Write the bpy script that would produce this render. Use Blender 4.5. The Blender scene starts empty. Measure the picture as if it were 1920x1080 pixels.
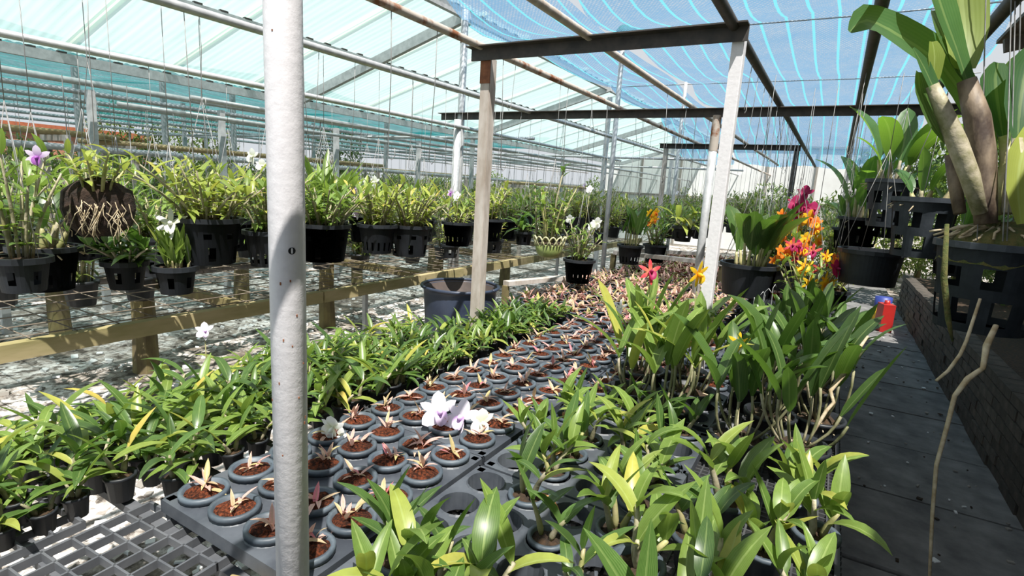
import bpy, bmesh, math, random
from mathutils import Matrix, Vector

# ------------------------------------------------------------------ camera, sky, sun, exposure
SC = bpy.context.scene
COL = SC.collection
RD = random.Random(11)
PI = math.pi

cam_d = bpy.data.cameras.new('camera')
cam_d.sensor_width = 36.0
cam_d.lens = 36.0 * 1017.0 / 1920.0
cam_d.clip_start = 0.02
cam_d.clip_end = 300
cam = bpy.data.objects.new('camera', cam_d)
COL.objects.link(cam)
_Y = Vector((0.51, -0.1296, 0.8503)).normalized()          # world axes seen in camera space (x right, y down, z forward)
_Z = Vector((0.0589, -0.981, -0.185))
_Z = (_Z - _Z.dot(_Y) * _Y).normalized()
_X = _Y.cross(_Z)
if _X.x < 0: _X = -_X
cr = Vector((_X.x, _Y.x, _Z.x)); cu = -Vector((_X.y, _Y.y, _Z.y)); cb = -Vector((_X.z, _Y.z, _Z.z))
cam.matrix_world = Matrix(((cr.x, cu.x, cb.x, 0), (cr.y, cu.y, cb.y, 0), (cr.z, cu.z, cb.z, 1.5), (0, 0, 0, 1)))
SC.camera = cam

world = bpy.data.worlds.new('sky'); SC.world = world; world.use_nodes = True
wt = world.node_tree; wt.nodes.clear()
_wo = wt.nodes.new('ShaderNodeOutputWorld'); _wb = wt.nodes.new('ShaderNodeBackground')
_wb.inputs['Color'].default_value = (0.90, 0.95, 1.0, 1); _wb.inputs['Strength'].default_value = 0.72
wt.links.new(_wb.outputs[0], _wo.inputs[0])

sun_d = bpy.data.lights.new('sun', 'SUN'); sun_d.energy = 8.0; sun_d.angle = 0.009; sun_d.color = (1.0, 0.965, 0.9)
sun = bpy.data.objects.new('sun', sun_d); COL.objects.link(sun)
SUN = Vector((0.318, -0.33, 0.888))
sun.rotation_euler = SUN.to_track_quat('Z', 'Y').to_euler()
sun.location = (4, -8, 16)

SC.view_settings.view_transform = 'Standard'
SC.view_settings.look = 'None'
SC.view_settings.exposure = 0.08
SC.view_settings.gamma = 1.0
SC.view_settings.use_curve_mapping = False

# ------------------------------------------------------------------ materials
def node(t, kind, ins=None, **props):
    n = t.nodes.new('ShaderNode' + kind)
    for k, v in props.items(): setattr(n, k, v)
    for k, v in (ins or {}).items():
        if isinstance(v, bpy.types.NodeSocket): t.links.new(v, n.inputs[k])
        else: n.inputs[k].default_value = v
    return n
def c4(c): return (c[0], c[1], c[2], 1.0)
def newmat(name):
    m = bpy.data.materials.new(name); m.use_nodes = True; t = m.node_tree; t.nodes.clear()
    return m, t, node(t, 'OutputMaterial')
def mixc(t, f, a, b, mode='MIX'):
    n = node(t, 'Mix', data_type='RGBA', blend_type=mode)
    for i, v in ((0, f), (6, a), (7, b)):
        if isinstance(v, bpy.types.NodeSocket): t.links.new(v, n.inputs[i])
        else: n.inputs[i].default_value = c4(v) if i > 0 else v
    return n.outputs[2]
def math_(t, op, a, b=0.0, c=None, clamp=False):
    n = node(t, 'Math', operation=op, use_clamp=clamp)
    for i, v in enumerate((a, b) if c is None else (a, b, c)):
        if isinstance(v, bpy.types.NodeSocket): t.links.new(v, n.inputs[i])
        else: n.inputs[i].default_value = v
    return n.outputs[0]
def ramp(t, f, stops):
    n = node(t, 'ValToRGB', {0: f}); e = n.color_ramp.elements
    while len(e) < len(stops): e.new(0.5)
    for el, (p, c) in zip(e, stops): el.position = p; el.color = c4(c)
    return n.outputs[0]
def rnd(t):
    a = node(t, 'ObjectInfo').outputs['Random']; b = node(t, 'NewGeometry').outputs['Random Per Island']
    return math_(t, 'FRACT', math_(t, 'ADD', a, b))
def surf(name, c1, c2=None, scale=12.0, rough=0.6, metal=0.0, bump=0.0, detail=4.0, vary=0.0, lo=0.35, hi=0.65, spec=0.5, stretch=None):
    m, t, o = newmat(name)
    tc = node(t, 'TexCoord').outputs['Object']
    if stretch: tc = node(t, 'Mapping', {0: tc, 3: stretch}).outputs[0]
    ns = node(t, 'TexNoise', {'Vector': tc, 'Scale': scale, 'Detail': detail, 'Roughness': 0.6}).outputs[0]
    col = ramp(t, ns, [(lo, c1), (hi, c2 or c1)])
    if vary:
        v = math_(t, 'MULTIPLY_ADD', rnd(t), 2 * vary, 1 - vary)
        col = node(t, 'HueSaturation', {'Value': v, 'Color': col}).outputs[0]
    p = node(t, 'BsdfPrincipled', {'Base Color': col, 'Roughness': rough, 'Metallic': metal, 'Specular IOR Level': spec})
    if bump:
        b = node(t, 'Bump', {'Height': ns, 'Strength': bump, 'Distance': 0.01}); t.links.new(b.outputs[0], p.inputs['Normal'])
    t.links.new(p.outputs[0], o.inputs[0])
    return m
def leafmat(name, c1, c2, tr=0.3, tcol=(0.4, 0.6, 0.08), rough=0.36, rib=(0.45, 0.55, 0.2), ribk=0.35, lines=0.12, third=None):
    m, t, o = newmat(name)
    uv = node(t, 'SeparateXYZ', {0: node(t, 'TexCoord').outputs['UV']})
    u, v = uv.outputs[0], uv.outputs[1]
    stops = [(0.0, c1), (0.8, c2)] if third is None else [(0.0, c1), (0.6, c2), (0.9, c2), (0.97, third)]
    col = ramp(t, rnd(t), stops)
    ln = math_(t, 'MULTIPLY', math_(t, 'MULTIPLY_ADD', math_(t, 'SINE', math_(t, 'MULTIPLY', u, 75.0)), 0.5, 0.5), lines)
    col = mixc(t, ln, col, rib)
    mid = math_(t, 'MULTIPLY', math_(t, 'LESS_THAN', math_(t, 'ABSOLUTE', math_(t, 'SUBTRACT', u, 0.5)), 0.045), ribk)
    col = mixc(t, mid, col, rib)
    ns = node(t, 'TexNoise', {'Scale': 9.0, 'Detail': 3.0, 'Vector': node(t, 'TexCoord').outputs['Object']}).outputs[0]
    col = node(t, 'HueSaturation', {'Value': math_(t, 'MULTIPLY_ADD', ns, 0.5, 0.75), 'Color': col}).outputs[0]
    p = node(t, 'BsdfPrincipled', {'Base Color': col, 'Roughness': rough, 'Specular IOR Level': 0.45})
    tl = node(t, 'BsdfTranslucent', {'Color': mixc(t, 0.65, col, tcol)})
    mx = node(t, 'MixShader', {0: tr, 1: p.outputs[0], 2: tl.outputs[0]})
    t.links.new(mx.outputs[0], o.inputs[0])
    return m
def petalmat(name, c1, c2, tr=0.35):
    m, t, o = newmat(name)
    uv = node(t, 'SeparateXYZ', {0: node(t, 'TexCoord').outputs['UV']})
    col = ramp(t, uv.outputs[1], [(0.1, c2), (0.6, c1)])
    d = node(t, 'BsdfPrincipled', {'Base Color': col, 'Roughness': 0.55})
    tl = node(t, 'BsdfTranslucent', {'Color': col})
    t.links.new(node(t, 'MixShader', {0: tr, 1: d.outputs[0], 2: tl.outputs[0]}).outputs[0], o.inputs[0])
    return m

M = {}
M['leaf'] = leafmat('leaf_green', (0.04, 0.10, 0.016), (0.15, 0.235, 0.042), 0.3, third=(0.45, 0.42, 0.08))
M['leaf_deep'] = leafmat('leaf_deep', (0.016, 0.05, 0.011), (0.055, 0.12, 0.024), 0.25, (0.25, 0.5, 0.05), rough=0.32, ribk=0.2)
M['leaf_lime'] = leafmat('leaf_lime', (0.10, 0.17, 0.03), (0.32, 0.37, 0.07), 0.35, (0.55, 0.65, 0.1), third=(0.6, 0.45, 0.1))
M['leaf_far'] = leafmat('leaf_far', (0.025, 0.05, 0.012), (0.17, 0.20, 0.055), 0.3, third=(0.45, 0.36, 0.16), lines=0.0, ribk=0)
M['leaf_tree'] = leafmat('leaf_tree', (0.025, 0.06, 0.015), (0.09, 0.15, 0.035), 0.25, lines=0.0, ribk=0)
M['leaf_paddle'] = leafmat('leaf_paddle', (0.035, 0.10, 0.042), (0.065, 0.155, 0.05), 0.40, (0.30, 0.56, 0.03), rough=0.4, ribk=0.25, lines=0.05)
M['leaf_yellow'] = leafmat('leaf_yellow', (0.5, 0.5, 0.06), (0.62, 0.52, 0.10), 0.45, (0.8, 0.75, 0.1), lines=0.05)
M['leaf_dry'] = leafmat('leaf_dry', (0.42, 0.16, 0.06), (0.5, 0.24, 0.1), 0.25, (0.6, 0.3, 0.1), rough=0.6)
M['leaf_pink'] = leafmat('leaf_pink', (0.52, 0.44, 0.20), (0.72, 0.42, 0.38), 0.3, (0.8, 0.5, 0.42), rough=0.45, rib=(0.30, 0.36, 0.10), ribk=0.75, lines=0.1, third=(0.7, 0.18, 0.25))
M['cane'] = surf('cane_green', (0.25, 0.27, 0.08), (0.42, 0.36, 0.2), 20, 0.5, bump=0.3, vary=0.3)
M['cane_pale'] = surf('cane_pale', (0.42, 0.37, 0.27), (0.20, 0.19, 0.09), 26, 0.6, bump=0.4, vary=0.25)
M['cane_grey'] = surf('cane_grey', (0.13, 0.14, 0.06), (0.24, 0.22, 0.13), 22, 0.6, bump=0.3, vary=0.25)
M['cane_dark'] = surf('cane_dark', (0.055, 0.035, 0.025), (0.25, 0.19, 0.13), 16, 0.6, bump=0.5, stretch=(1, 1, 0.5))
M['root'] = surf('aerial_root', (0.55, 0.47, 0.33), (0.33, 0.25, 0.14), 30, 0.75, bump=0.4)
M['wire'] = surf('galvanised_wire', (0.30, 0.30, 0.30), (0.2, 0.195, 0.19), 30, 0.5, metal=0.3)
M['soil'] = surf('coco_husk', (0.025, 0.008, 0.004), (0.14, 0.036, 0.014), 110, 0.95, bump=1.0, vary=0.3, spec=0.2, lo=0.42, hi=0.6)
M['soil_dark'] = surf('bark_mix', (0.014, 0.009, 0.005), (0.055, 0.028, 0.011), 55, 0.9, bump=1.0, vary=0.3)
M['pot'] = surf('black_plastic', (0.009, 0.011, 0.014), (0.017, 0.020, 0.026), 10, 0.5, vary=0.25)
M['pot_rim'] = surf('grey_plastic', (0.045, 0.06, 0.078), (0.085, 0.105, 0.125), 14, 0.5, vary=0.2)
M['tray'] = surf('tray_plastic', (0.040, 0.046, 0.058), (0.085, 0.095, 0.11), 9, 0.5)
M['grate'] = surf('grate_plastic', (0.03, 0.032, 0.036), (0.07, 0.072, 0.075), 10, 0.6)
M['grate_grey'] = surf('grate_grey', (0.07, 0.075, 0.085), (0.115, 0.12, 0.13), 10, 0.6)
M['pot_old'] = surf('weathered_basket', (0.018, 0.025, 0.034), (0.045, 0.055, 0.068), 12, 0.6, bump=0.2)
M['tub'] = surf('tub_plastic', (0.022, 0.030, 0.055), (0.042, 0.055, 0.09), 5, 0.38)
M['tub_in'] = surf('tub_inside', (0.12, 0.09, 0.08), (0.07, 0.055, 0.05), 5, 0.7)
M['steel'] = surf('galvanised_steel', (0.53, 0.54, 0.55), (0.39, 0.40, 0.41), 18, 0.5, metal=0.25, bump=0.1)
M['white_paint'] = surf('silver_painted_pipe', (0.76, 0.74, 0.76), (0.70, 0.68, 0.70), 60, 0.5, bump=0.12, detail=6)
M['weathered'] = surf('weathered_painted_steel', (0.55, 0.50, 0.46), (0.38, 0.32, 0.27), 16, 0.7, bump=0.3, stretch=(1, 1, 0.35), vary=0.1)
M['dark_steel'] = surf('dark_angle_iron', (0.028, 0.026, 0.025), (0.07, 0.058, 0.05), 14, 0.6, bump=0.2)
M['mesh_wire'] = surf('old_mesh_wire', (0.20, 0.17, 0.13), (0.12, 0.09, 0.065), 20, 0.7)
M['rust'] = surf('rusty_pipe', (0.46, 0.41, 0.36), (0.22, 0.085, 0.035), 9, 0.75, bump=0.3, lo=0.5, hi=0.62)
M['rust_solid'] = surf('rust_patch', (0.17, 0.06, 0.028), (0.28, 0.11, 0.05), 30, 0.85, bump=0.4)
M['bark_wood'] = surf('mossy_wood', (0.115, 0.085, 0.045), (0.22, 0.18, 0.075), 12, 0.85, bump=0.5, stretch=(1, 1, 0.3))
M['beam_wood'] = surf('olive_weathered_beam', (0.42, 0.34, 0.19), (0.25, 0.22, 0.09), 8, 0.8, bump=0.4, stretch=(1, 0.25, 1))
M['bamboo'] = surf('bamboo', (0.52, 0.40, 0.20), (0.36, 0.25, 0.12), 10, 0.6, vary=0.2)
M['plank'] = surf('old_plank', (0.10, 0.07, 0.045), (0.20, 0.14, 0.09), 9, 0.85, bump=0.4, stretch=(1, 0.2, 1), vary=0.35)
M['concrete'] = surf('concrete_slab', (0.10, 0.098, 0.098), (0.22, 0.215, 0.21), 5, 0.85, bump=0.25, detail=9, vary=0.12)
M['mortar'] = surf('mortar', (0.03, 0.028, 0.026), (0.06, 0.055, 0.05), 20, 0.9, bump=0.4)
M['brick'] = surf('old_brick', (0.035, 0.03, 0.024), (0.085, 0.068, 0.055), 14, 0.9, bump=0.4, vary=0.3)
M['terracotta'] = surf('terracotta', (0.42, 0.13, 0.06), (0.33, 0.095, 0.045), 12, 0.75, vary=0.15)
M['ceramic'] = surf('olive_ceramic', (0.30, 0.36, 0.13), (0.20, 0.25, 0.08), 10, 0.35)
M['ceramic_rim'] = surf('cream_ceramic', (0.52, 0.50, 0.30), (0.42, 0.42, 0.24), 10, 0.4)
M['fern_slab'] = surf('tree_fern_slab', (0.012, 0.008, 0.006), (0.04, 0.022, 0.014), 40, 0.95, bump=1.0)
M['red'] = surf('red_plastic', (0.45, 0.025, 0.02), (0.35, 0.02, 0.02), 5, 0.4)
M['yellow'] = surf('yellow_label', (0.7, 0.45, 0.02), (0.7, 0.45, 0.02), 5, 0.5)
M['blue'] = surf('blue_label', (0.03, 0.05, 0.25), (0.03, 0.05, 0.25), 5, 0.5)
M['cream_wall'] = surf('whitewashed_wall', (0.75, 0.76, 0.76), (0.68, 0.68, 0.68), 3, 0.8)
M['dull_wall'] = surf('grey_board_wall', (0.30, 0.28, 0.25), (0.22, 0.2, 0.18), 6, 0.85, vary=0.2)
M['brick_red'] = surf('red_brickwork', (0.42, 0.17, 0.11), (0.55, 0.28, 0.19), 14, 0.85, vary=0.1)
M['moss'] = surf('moss', (0.05, 0.07, 0.015), (0.12, 0.10, 0.03), 40, 0.95, bump=1.0)
M['tie'] = surf('white_twine', (0.8, 0.8, 0.8), (0.7, 0.7, 0.7), 20, 0.8)
M['green_cloth'] = surf('green_net_wrap', (0.01, 0.12, 0.07), (0.02, 0.2, 0.13), 40, 0.9, bump=0.6)
M['hole'] = surf('dark_hole', (0.004, 0.004, 0.004), None, 5, 0.9)
M['fl_white'] = petalmat('petal_white', (0.9, 0.9, 0.88), (0.8, 0.82, 0.6))
M['fl_lav'] = petalmat('petal_lavender', (0.82, 0.68, 0.88), (0.62, 0.35, 0.72))
M['fl_pale'] = petalmat('petal_pale', (0.86, 0.80, 0.90), (0.85, 0.8, 0.86))
M['fl_purple'] = petalmat('petal_purple', (0.45, 0.16, 0.55), (0.35, 0.08, 0.4))
M['fl_orange'] = petalmat('petal_orange', (0.95, 0.30, 0.03), (0.9, 0.16, 0.02))
M['fl_yellow'] = petalmat('petal_yellow', (0.95, 0.62, 0.03), (0.95, 0.42, 0.02))
M['fl_red'] = petalmat('petal_red', (0.62, 0.04, 0.06), (0.75, 0.25, 0.12))
M['fl_magenta'] = petalmat('petal_magenta', (0.42, 0.015, 0.11), (0.5, 0.05, 0.15))

def groundmat():
    m, t, o = newmat('littered_ground')
    tc = node(t, 'TexCoord').outputs['Object']
    n1 = node(t, 'TexNoise', {'Vector': tc, 'Scale': 1.3, 'Detail': 8.0, 'Roughness': 0.65}).outputs[0]
    n2 = node(t, 'TexNoise', {'Vector': tc, 'Scale': 11.0, 'Detail': 8.0, 'Roughness': 0.7}).outputs[0]
    n3 = node(t, 'TexVoronoi', {'Vector': tc, 'Scale': 26.0}).outputs['Color']
    dirt = ramp(t, n2, [(0.35, (0.05, 0.04, 0.034)), (0.52, (0.16, 0.13, 0.10)), (0.62, (0.34, 0.29, 0.24))])
    chips = ramp(t, n3, [(0.2, (0.40, 0.35, 0.31)), (0.6, (0.86, 0.82, 0.79))])
    f = math_(t, 'MULTIPLY', ramp(t, n1, [(0.40, (0, 0, 0)), (0.56, (1, 1, 1))]), ramp(t, n2, [(0.40, (0, 0, 0)), (0.52, (1, 1, 1))]))
    col = mixc(t, f, dirt, chips)
    p = node(t, 'BsdfPrincipled', {'Base Color': col, 'Roughness': 0.9})
    b = node(t, 'Bump', {'Height': n2, 'Strength': 0.8, 'Distance': 0.03}); t.links.new(b.outputs[0], p.inputs['Normal'])
    t.links.new(p.outputs[0], o.inputs[0]); return m
M['ground'] = groundmat()

def glassfibre(name, tint, clear, body):
    m, t, o = newmat(name)
    ns = node(t, 'TexNoise', {'Vector': node(t, 'Mapping', {0: node(t, 'TexCoord').outputs['Object'], 3: (0.4, 5, 1)}).outputs[0], 'Scale': 2.0, 'Detail': 5.0}).outputs[0]
    col = ramp(t, ns, [(0.3, tint), (0.7, body)])
    d = node(t, 'BsdfDiffuse', {'Color': col}); tl = node(t, 'BsdfTranslucent', {'Color': col})
    dt = node(t, 'MixShader', {0: 0.72, 1: d.outputs[0], 2: tl.outputs[0]})
    tr = node(t, 'BsdfTransparent', {'Color': c4((0.88, 0.96, 0.95))})
    mx = node(t, 'MixShader', {0: clear, 1: dt.outputs[0], 2: tr.outputs[0]})
    t.links.new(mx.outputs[0], o.inputs[0]); return m
M['fibre'] = glassfibre('fibreglass_sheet', (0.44, 0.61, 0.61), 0.38, (0.56, 0.70, 0.69))
M['fibre_clear'] = glassfibre('clear_lap_strip', (0.86, 0.90, 0.82), 0.42, (0.92, 0.95, 0.88))

def netmat(name, thread, stripe, clear, gap=0.3, wide=0.05):
    m, t, o = newmat(name)
    tc = node(t, 'TexCoord').outputs['Object']
    sp = node(t, 'SeparateXYZ', {0: tc})
    fx = math_(t, 'FRACT', math_(t, 'DIVIDE', math_(t, 'ADD', sp.outputs[0], 50.0), gap))
    isst = math_(t, 'LESS_THAN', fx, wide / gap * 0.75)
    wx = math_(t, 'SINE', math_(t, 'MULTIPLY', sp.outputs[0], 2 * PI / 0.035))
    wy = math_(t, 'SINE', math_(t, 'MULTIPLY', sp.outputs[1], 2 * PI / 0.05))
    hole = math_(t, 'GREATER_THAN', math_(t, 'MULTIPLY', wx, wy), 0.15)
    ns = node(t, 'TexNoise', {'Vector': tc, 'Scale': 3.0, 'Detail': 3.0}).outputs[0]
    n2 = node(t, 'TexNoise', {'Vector': tc, 'Scale': 28.0, 'Detail': 2.0}).outputs[0]
    f = math_(t, 'MULTIPLY_ADD', hole, 0.40, clear, clamp=True)
    f = math_(t, 'MULTIPLY', f, math_(t, 'MULTIPLY_ADD', math_(t, 'MULTIPLY', ns, n2), 3.6, 0.1), clamp=True)
    f = math_(t, 'MULTIPLY', f, math_(t, 'MULTIPLY_ADD', isst, -0.75, 1.0))
    col = mixc(t, isst, thread, stripe)
    d = node(t, 'BsdfDiffuse', {'Color': col}); tl = node(t, 'BsdfTranslucent', {'Color': col})
    dt = node(t, 'MixShader', {0: 0.65, 1: d.outputs[0], 2: tl.outputs[0]})
    tr = node(t, 'BsdfTransparent', {'Color': c4((0.90, 0.95, 1.0))})
    t.links.new(node(t, 'MixShader', {0: f, 1: dt.outputs[0], 2: tr.outputs[0]}).outputs[0], o.inputs[0]); return m
M['net'] = netmat('blue_shade_net', (0.12, 0.25, 0.40), (0.13, 0.46, 0.54), 0.20, 0.21, 0.032)
M['net_teal'] = netmat('teal_shade_net', (0.02, 0.15, 0.155), (0.05, 0.30, 0.30), 0.12, 0.5, 0.05)

# ------------------------------------------------------------------ mesh building
class MB:
    def __init__(s): s.v = []; s.f = []; s.m = []; s.uv = {}
    def add(s, vs, fs, mi=0):
        b = len(s.v); s.v += [tuple(v) for v in vs]
        for f in fs: s.f.append(tuple(b + i for i in f)); s.m.append(mi)
        return b
    def box(s, c, d, mi=0, mat=None):
        x, y, z = d[0] / 2, d[1] / 2, d[2] / 2
        vs = [Vector((i * x, j * y, k * z)) for k in (-1, 1) for j in (-1, 1) for i in (-1, 1)]
        if mat: vs = [mat @ v for v in vs]
        s.add([v + Vector(c) for v in vs], [(0, 2, 3, 1), (4, 5, 7, 6), (0, 1, 5, 4), (2, 6, 7, 3), (0, 4, 6, 2), (1, 3, 7, 5)], mi)
    def beam(s, a, b, w, h, mi=0):
        a, b = Vector(a), Vector(b); d = (b - a); L = d.length; d.normalize()
        up = Vector((0, 0, 1)) if abs(d.z) < 0.95 else Vector((1, 0, 0))
        x = d.cross(up).normalized(); u = x.cross(d).normalized()
        s.box((a + b) / 2, (w, L, h), mi, Matrix((x, d, u)).transposed())
    def tube(s, pts, r, n=6, mi=0):
        pts = [Vector(p) for p in pts]; k = len(pts)
        rs = r if isinstance(r, (list, tuple)) else [r] * k
        vs = []; ref = None
        for i, p in enumerate(pts):
            d = (pts[min(i + 1, k - 1)] - pts[max(i - 1, 0)]).normalized()
            if ref is None: ref = Vector((1, 0, 0)) if abs(d.x) < 0.8 else Vector((0, 1, 0))
            x = (ref - ref.dot(d) * d).normalized(); y = d.cross(x); ref = x
            for j in range(n):
                a = 2 * PI * j / n; vs.append(p + rs[i] * (math.cos(a) * x + math.sin(a) * y))
        fs = [(i * n + j, i * n + (j + 1) % n, (i + 1) * n + (j + 1) % n, (i + 1) * n + j) for i in range(k - 1) for j in range(n)]
        fs += [tuple(range(n - 1, -1, -1)), tuple((k - 1) * n + j for j in range(n))]
        s.add(vs, fs, mi)
    def lathe(s, prof, n=16, mi=0, c=(0, 0, 0), jit=0.0, rng=None):
        vs = []; k = len(prof)
        for r, z in prof:
            for j in range(n):
                a = 2 * PI * j / n; dz = (rng.uniform(-jit, jit) if jit and r > 0 else 0)
                vs.append((c[0] + r * math.cos(a), c[1] + r * math.sin(a), c[2] + z + dz))
        fs = [(i * n + j, i * n + (j + 1) % n, (i + 1) * n + (j + 1) % n, (i + 1) * n + j) for i in range(k - 1) for j in range(n)]
        s.add(vs, fs, mi)
    def leaf(s, L=1.0, W=0.2, bend=40, fold=22, shape='lance', n=6, mat=None, mi=0, side=0.0, ruffle=0.0):
        a0 = 0.0; p = Vector((0, 0, 0)); vs = []; uvs = []
        for i in range(n + 1):
            t = i / n
            if shape == 'lance': w = math.sin(PI * min(1, t ** 0.72)) ** 0.75 if 0 < t < 1 else 0
            elif shape == 'strap': w = min(1, (0.25 + t * 4)) * (1 if t < 0.6 else max(0, 1 - ((t - 0.6) / 0.4) ** 2) ** 0.6)
            else: w = math.sin(PI * t ** 0.95) ** 0.55 if 0 < t < 1 else 0
            w = max(w, 0.16 if i == 0 else 0.02) * W / 2
            a = math.radians(bend) * t
            if i: p = p + Vector((math.sin(a), side * t, math.cos(a))) * (L / n)
            up = Vector((-math.cos(a), 0, math.sin(a))) * w * math.tan(math.radians(fold))
            rf = ruffle * w * (1 if i % 2 else -1)
            vs += [p + Vector((0, -w, 0)) + up * (1 + rf), p.copy(), p + Vector((0, w, 0)) + up * (1 - rf)]
            uvs += [(0, t), (0.5, t), (1, t)]
        fs = []
        for i in range(n):
            b = 3 * i; fs += [(b, b + 1, b + 4, b + 3), (b + 1, b + 2, b + 5, b + 4)]
        if mat: vs = [mat @ v for v in vs]
        b0 = s.add(vs, fs, mi)
        for k, q in enumerate(uvs): s.uv[b0 + k] = q
    def ribbon(s, pts, widths, nrm, fold=0.18, mi=0, sub=3):
        P = [Vector(p) for p in pts]; k = len(P); n = (k - 1) * sub; vs = []; uvs = []
        def cat(i, t):
            p0, p1, p2, p3 = P[max(i - 1, 0)], P[i], P[i + 1], P[min(i + 2, k - 1)]
            return 0.5 * ((2 * p1) + (p2 - p0) * t + (2 * p0 - 5 * p1 + 4 * p2 - p3) * t * t + (3 * p1 - p0 - 3 * p2 + p3) * t ** 3)
        C = []
        for q in range(n + 1):
            i = min(q // sub, k - 2); t = q / sub - i; C.append((cat(i, t), widths[i] * (1 - t) + widths[i + 1] * t))
        N0 = Vector(nrm)
        for q, (p, w) in enumerate(C):
            d = (C[min(q + 1, n)][0] - C[max(q - 1, 0)][0]).normalized()
            side = d.cross(N0).normalized(); up = side.cross(d).normalized(); w = w / 2
            for e in (-1, -0.5, 0, 0.5, 1):
                vs.append(p + side * w * e + up * w * fold * abs(e)); uvs.append((0.5 + 0.5 * e, q / n))
        fs = [(5 * q + e, 5 * q + e + 1, 5 * q + e + 6, 5 * q + e + 5) for q in range(n) for e in range(4)]
        b0 = s.add(vs, fs, mi)
        for j, u in enumerate(uvs): s.uv[b0 + j] = u
    def mesh(s, name, mats, smooth=True, weld=False):
        me = bpy.data.meshes.new(name); me.from_pydata(s.v, [], s.f); me.update()
        for x in (mats if isinstance(mats, (list, tuple)) else [mats]): me.materials.append(M[x])
        me.polygons.foreach_set('material_index', s.m)
        if smooth: me.polygons.foreach_set('use_smooth', [True] * len(s.f))
        if s.uv:
            lay = me.uv_layers.new(name='UVMap'); li = [0] * len(me.loops); me.loops.foreach_get('vertex_index', li)
            buf = []
            for i in li: buf += s.uv.get(i, (0.5, 0.5))
            lay.data.foreach_set('uv', buf)
        return me

def Tm(loc=(0, 0, 0), rz=0.0, ry=0.0, sc=1.0):
    return Matrix.Translation(loc) @ Matrix.Rotation(rz, 4, 'Z') @ Matrix.Rotation(ry, 4, 'Y') @ Matrix.Scale(sc, 4)
def setp(o, label, cat, group=None, kind=None):
    o['label'] = label
    if cat: o['category'] = cat
    if group: o['group'] = group
    if kind: o['kind'] = kind
    return o
def thing(name, label, cat, mat=None, group=None, kind=None):
    o = bpy.data.objects.new(name, None); COL.objects.link(o); o.empty_display_size = 0.05
    if mat is not None: o.matrix_basis = mat
    return setp(o, label, cat, group, kind)
def part(name, me, parent, mat=None, label=None, kind=None):
    o = bpy.data.objects.new(name, me); COL.objects.link(o); o.parent = parent
    if mat is not None: o.matrix_basis = mat
    if label: o['label'] = label
    if kind: o['kind'] = kind
    return o
def solo(name, me, label, cat, mat=None, group=None, kind=None):
    o = bpy.data.objects.new(name, me); COL.objects.link(o)
    if mat is not None: o.matrix_basis = mat
    return setp(o, label, cat, group, kind)
def spawn(name, label, cat, mat, spec, group=None):
    e = thing(name, label, cat, mat, group)
    for nm, me, pm, kids in spec:
        o = part(nm, me, e, pm)
        for kn, km, kpm in kids: part(kn, km, o, kpm)
    return e
_O1 = ['first', 'second', 'third', 'fourth', 'fifth', 'sixth', 'seventh', 'eighth', 'ninth', 'tenth', 'eleventh', 'twelfth', 'thirteenth', 'fourteenth', 'fifteenth', 'sixteenth', 'seventeenth', 'eighteenth', 'nineteenth']
_O2 = {2: ('twentieth', 'twenty'), 3: ('thirtieth', 'thirty'), 4: ('fortieth', 'forty'), 5: ('fiftieth', 'fifty')}
ORD = [_O1[k] if k < 19 else (_O2[(k + 1) // 10][0] if (k + 1) % 10 == 0 else _O2[(k + 1) // 10][1] + '-' + _O1[k % 10]) for k in range(59)]

# ------------------------------------------------------------------ the setting: ground, walkway, low brick wall, far walls
b = MB(); b.add([(-40, -8, 0), (0.12, -8, 0), (0.12, 40, 0), (-40, 40, 0)], [(0, 1, 2, 3)])
b.add([(0.12, -8, -0.06), (14, -8, -0.06), (14, 40, -0.06), (0.12, 40, -0.06)], [(0, 1, 2, 3)])
solo('floor', b.mesh('floor', 'ground', False), 'dirt ground littered with pale stones and leaf debris', 'ground', kind='structure')

walk = thing('floor_walkway', 'grey concrete slab walkway running beside the orchid bench', 'walkway', kind='structure')
b = MB(); b.add([(0.0, 0.004, -0.05), (0.9, 0.004, -0.05), (0.9, 0.74, -0.05), (0.0, 0.74, -0.05), (0.004, 0.008, 0.0), (0.896, 0.008, 0.0), (0.896, 0.736, 0.0), (0.004, 0.736, 0.0)],
                [(4, 5, 6, 7), (0, 1, 5, 4), (1, 2, 6, 5), (2, 3, 7, 6), (3, 0, 4, 7)])
slab = b.mesh('slab', 'concrete', False)
for i in range(22):
    part('slab', slab, walk, Tm((0.12 + RD.uniform(-0.005, 0.005), -3.40 + 0.75 * i, RD.uniform(0, 0.008))))

wr = thing('wall_right', 'low weathered brick wall edging the walkway', 'wall', kind='structure')
b = MB(); b.box((1.065, 5.4, 0.25), (0.10, 9.0, 0.50)); part('mortar_core', b.mesh('mortar_core', 'mortar', False), wr)
b = MB(); b.box((0, 0, 0), (0.125, 0.31, 0.058)); bme = b.mesh('brick', 'brick', False)
for k in range(8):
    for i in range(28):
        part('brick', bme, wr, Tm((1.065 + RD.uniform(-0.006, 0.006), 1.1 + 0.32 * i + (0.16 if k % 2 else 0), 0.033 + k * 0.066), RD.uniform(-0.02, 0.02)))
b = MB(); b.box((2.2, 5, 0.2), (2.1, 12, 0.42)); solo('planting_bed', b.mesh('planting_bed', 'soil_dark', False), 'raised soil bed behind the low brick wall', 'planting bed', kind='structure')

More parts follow.
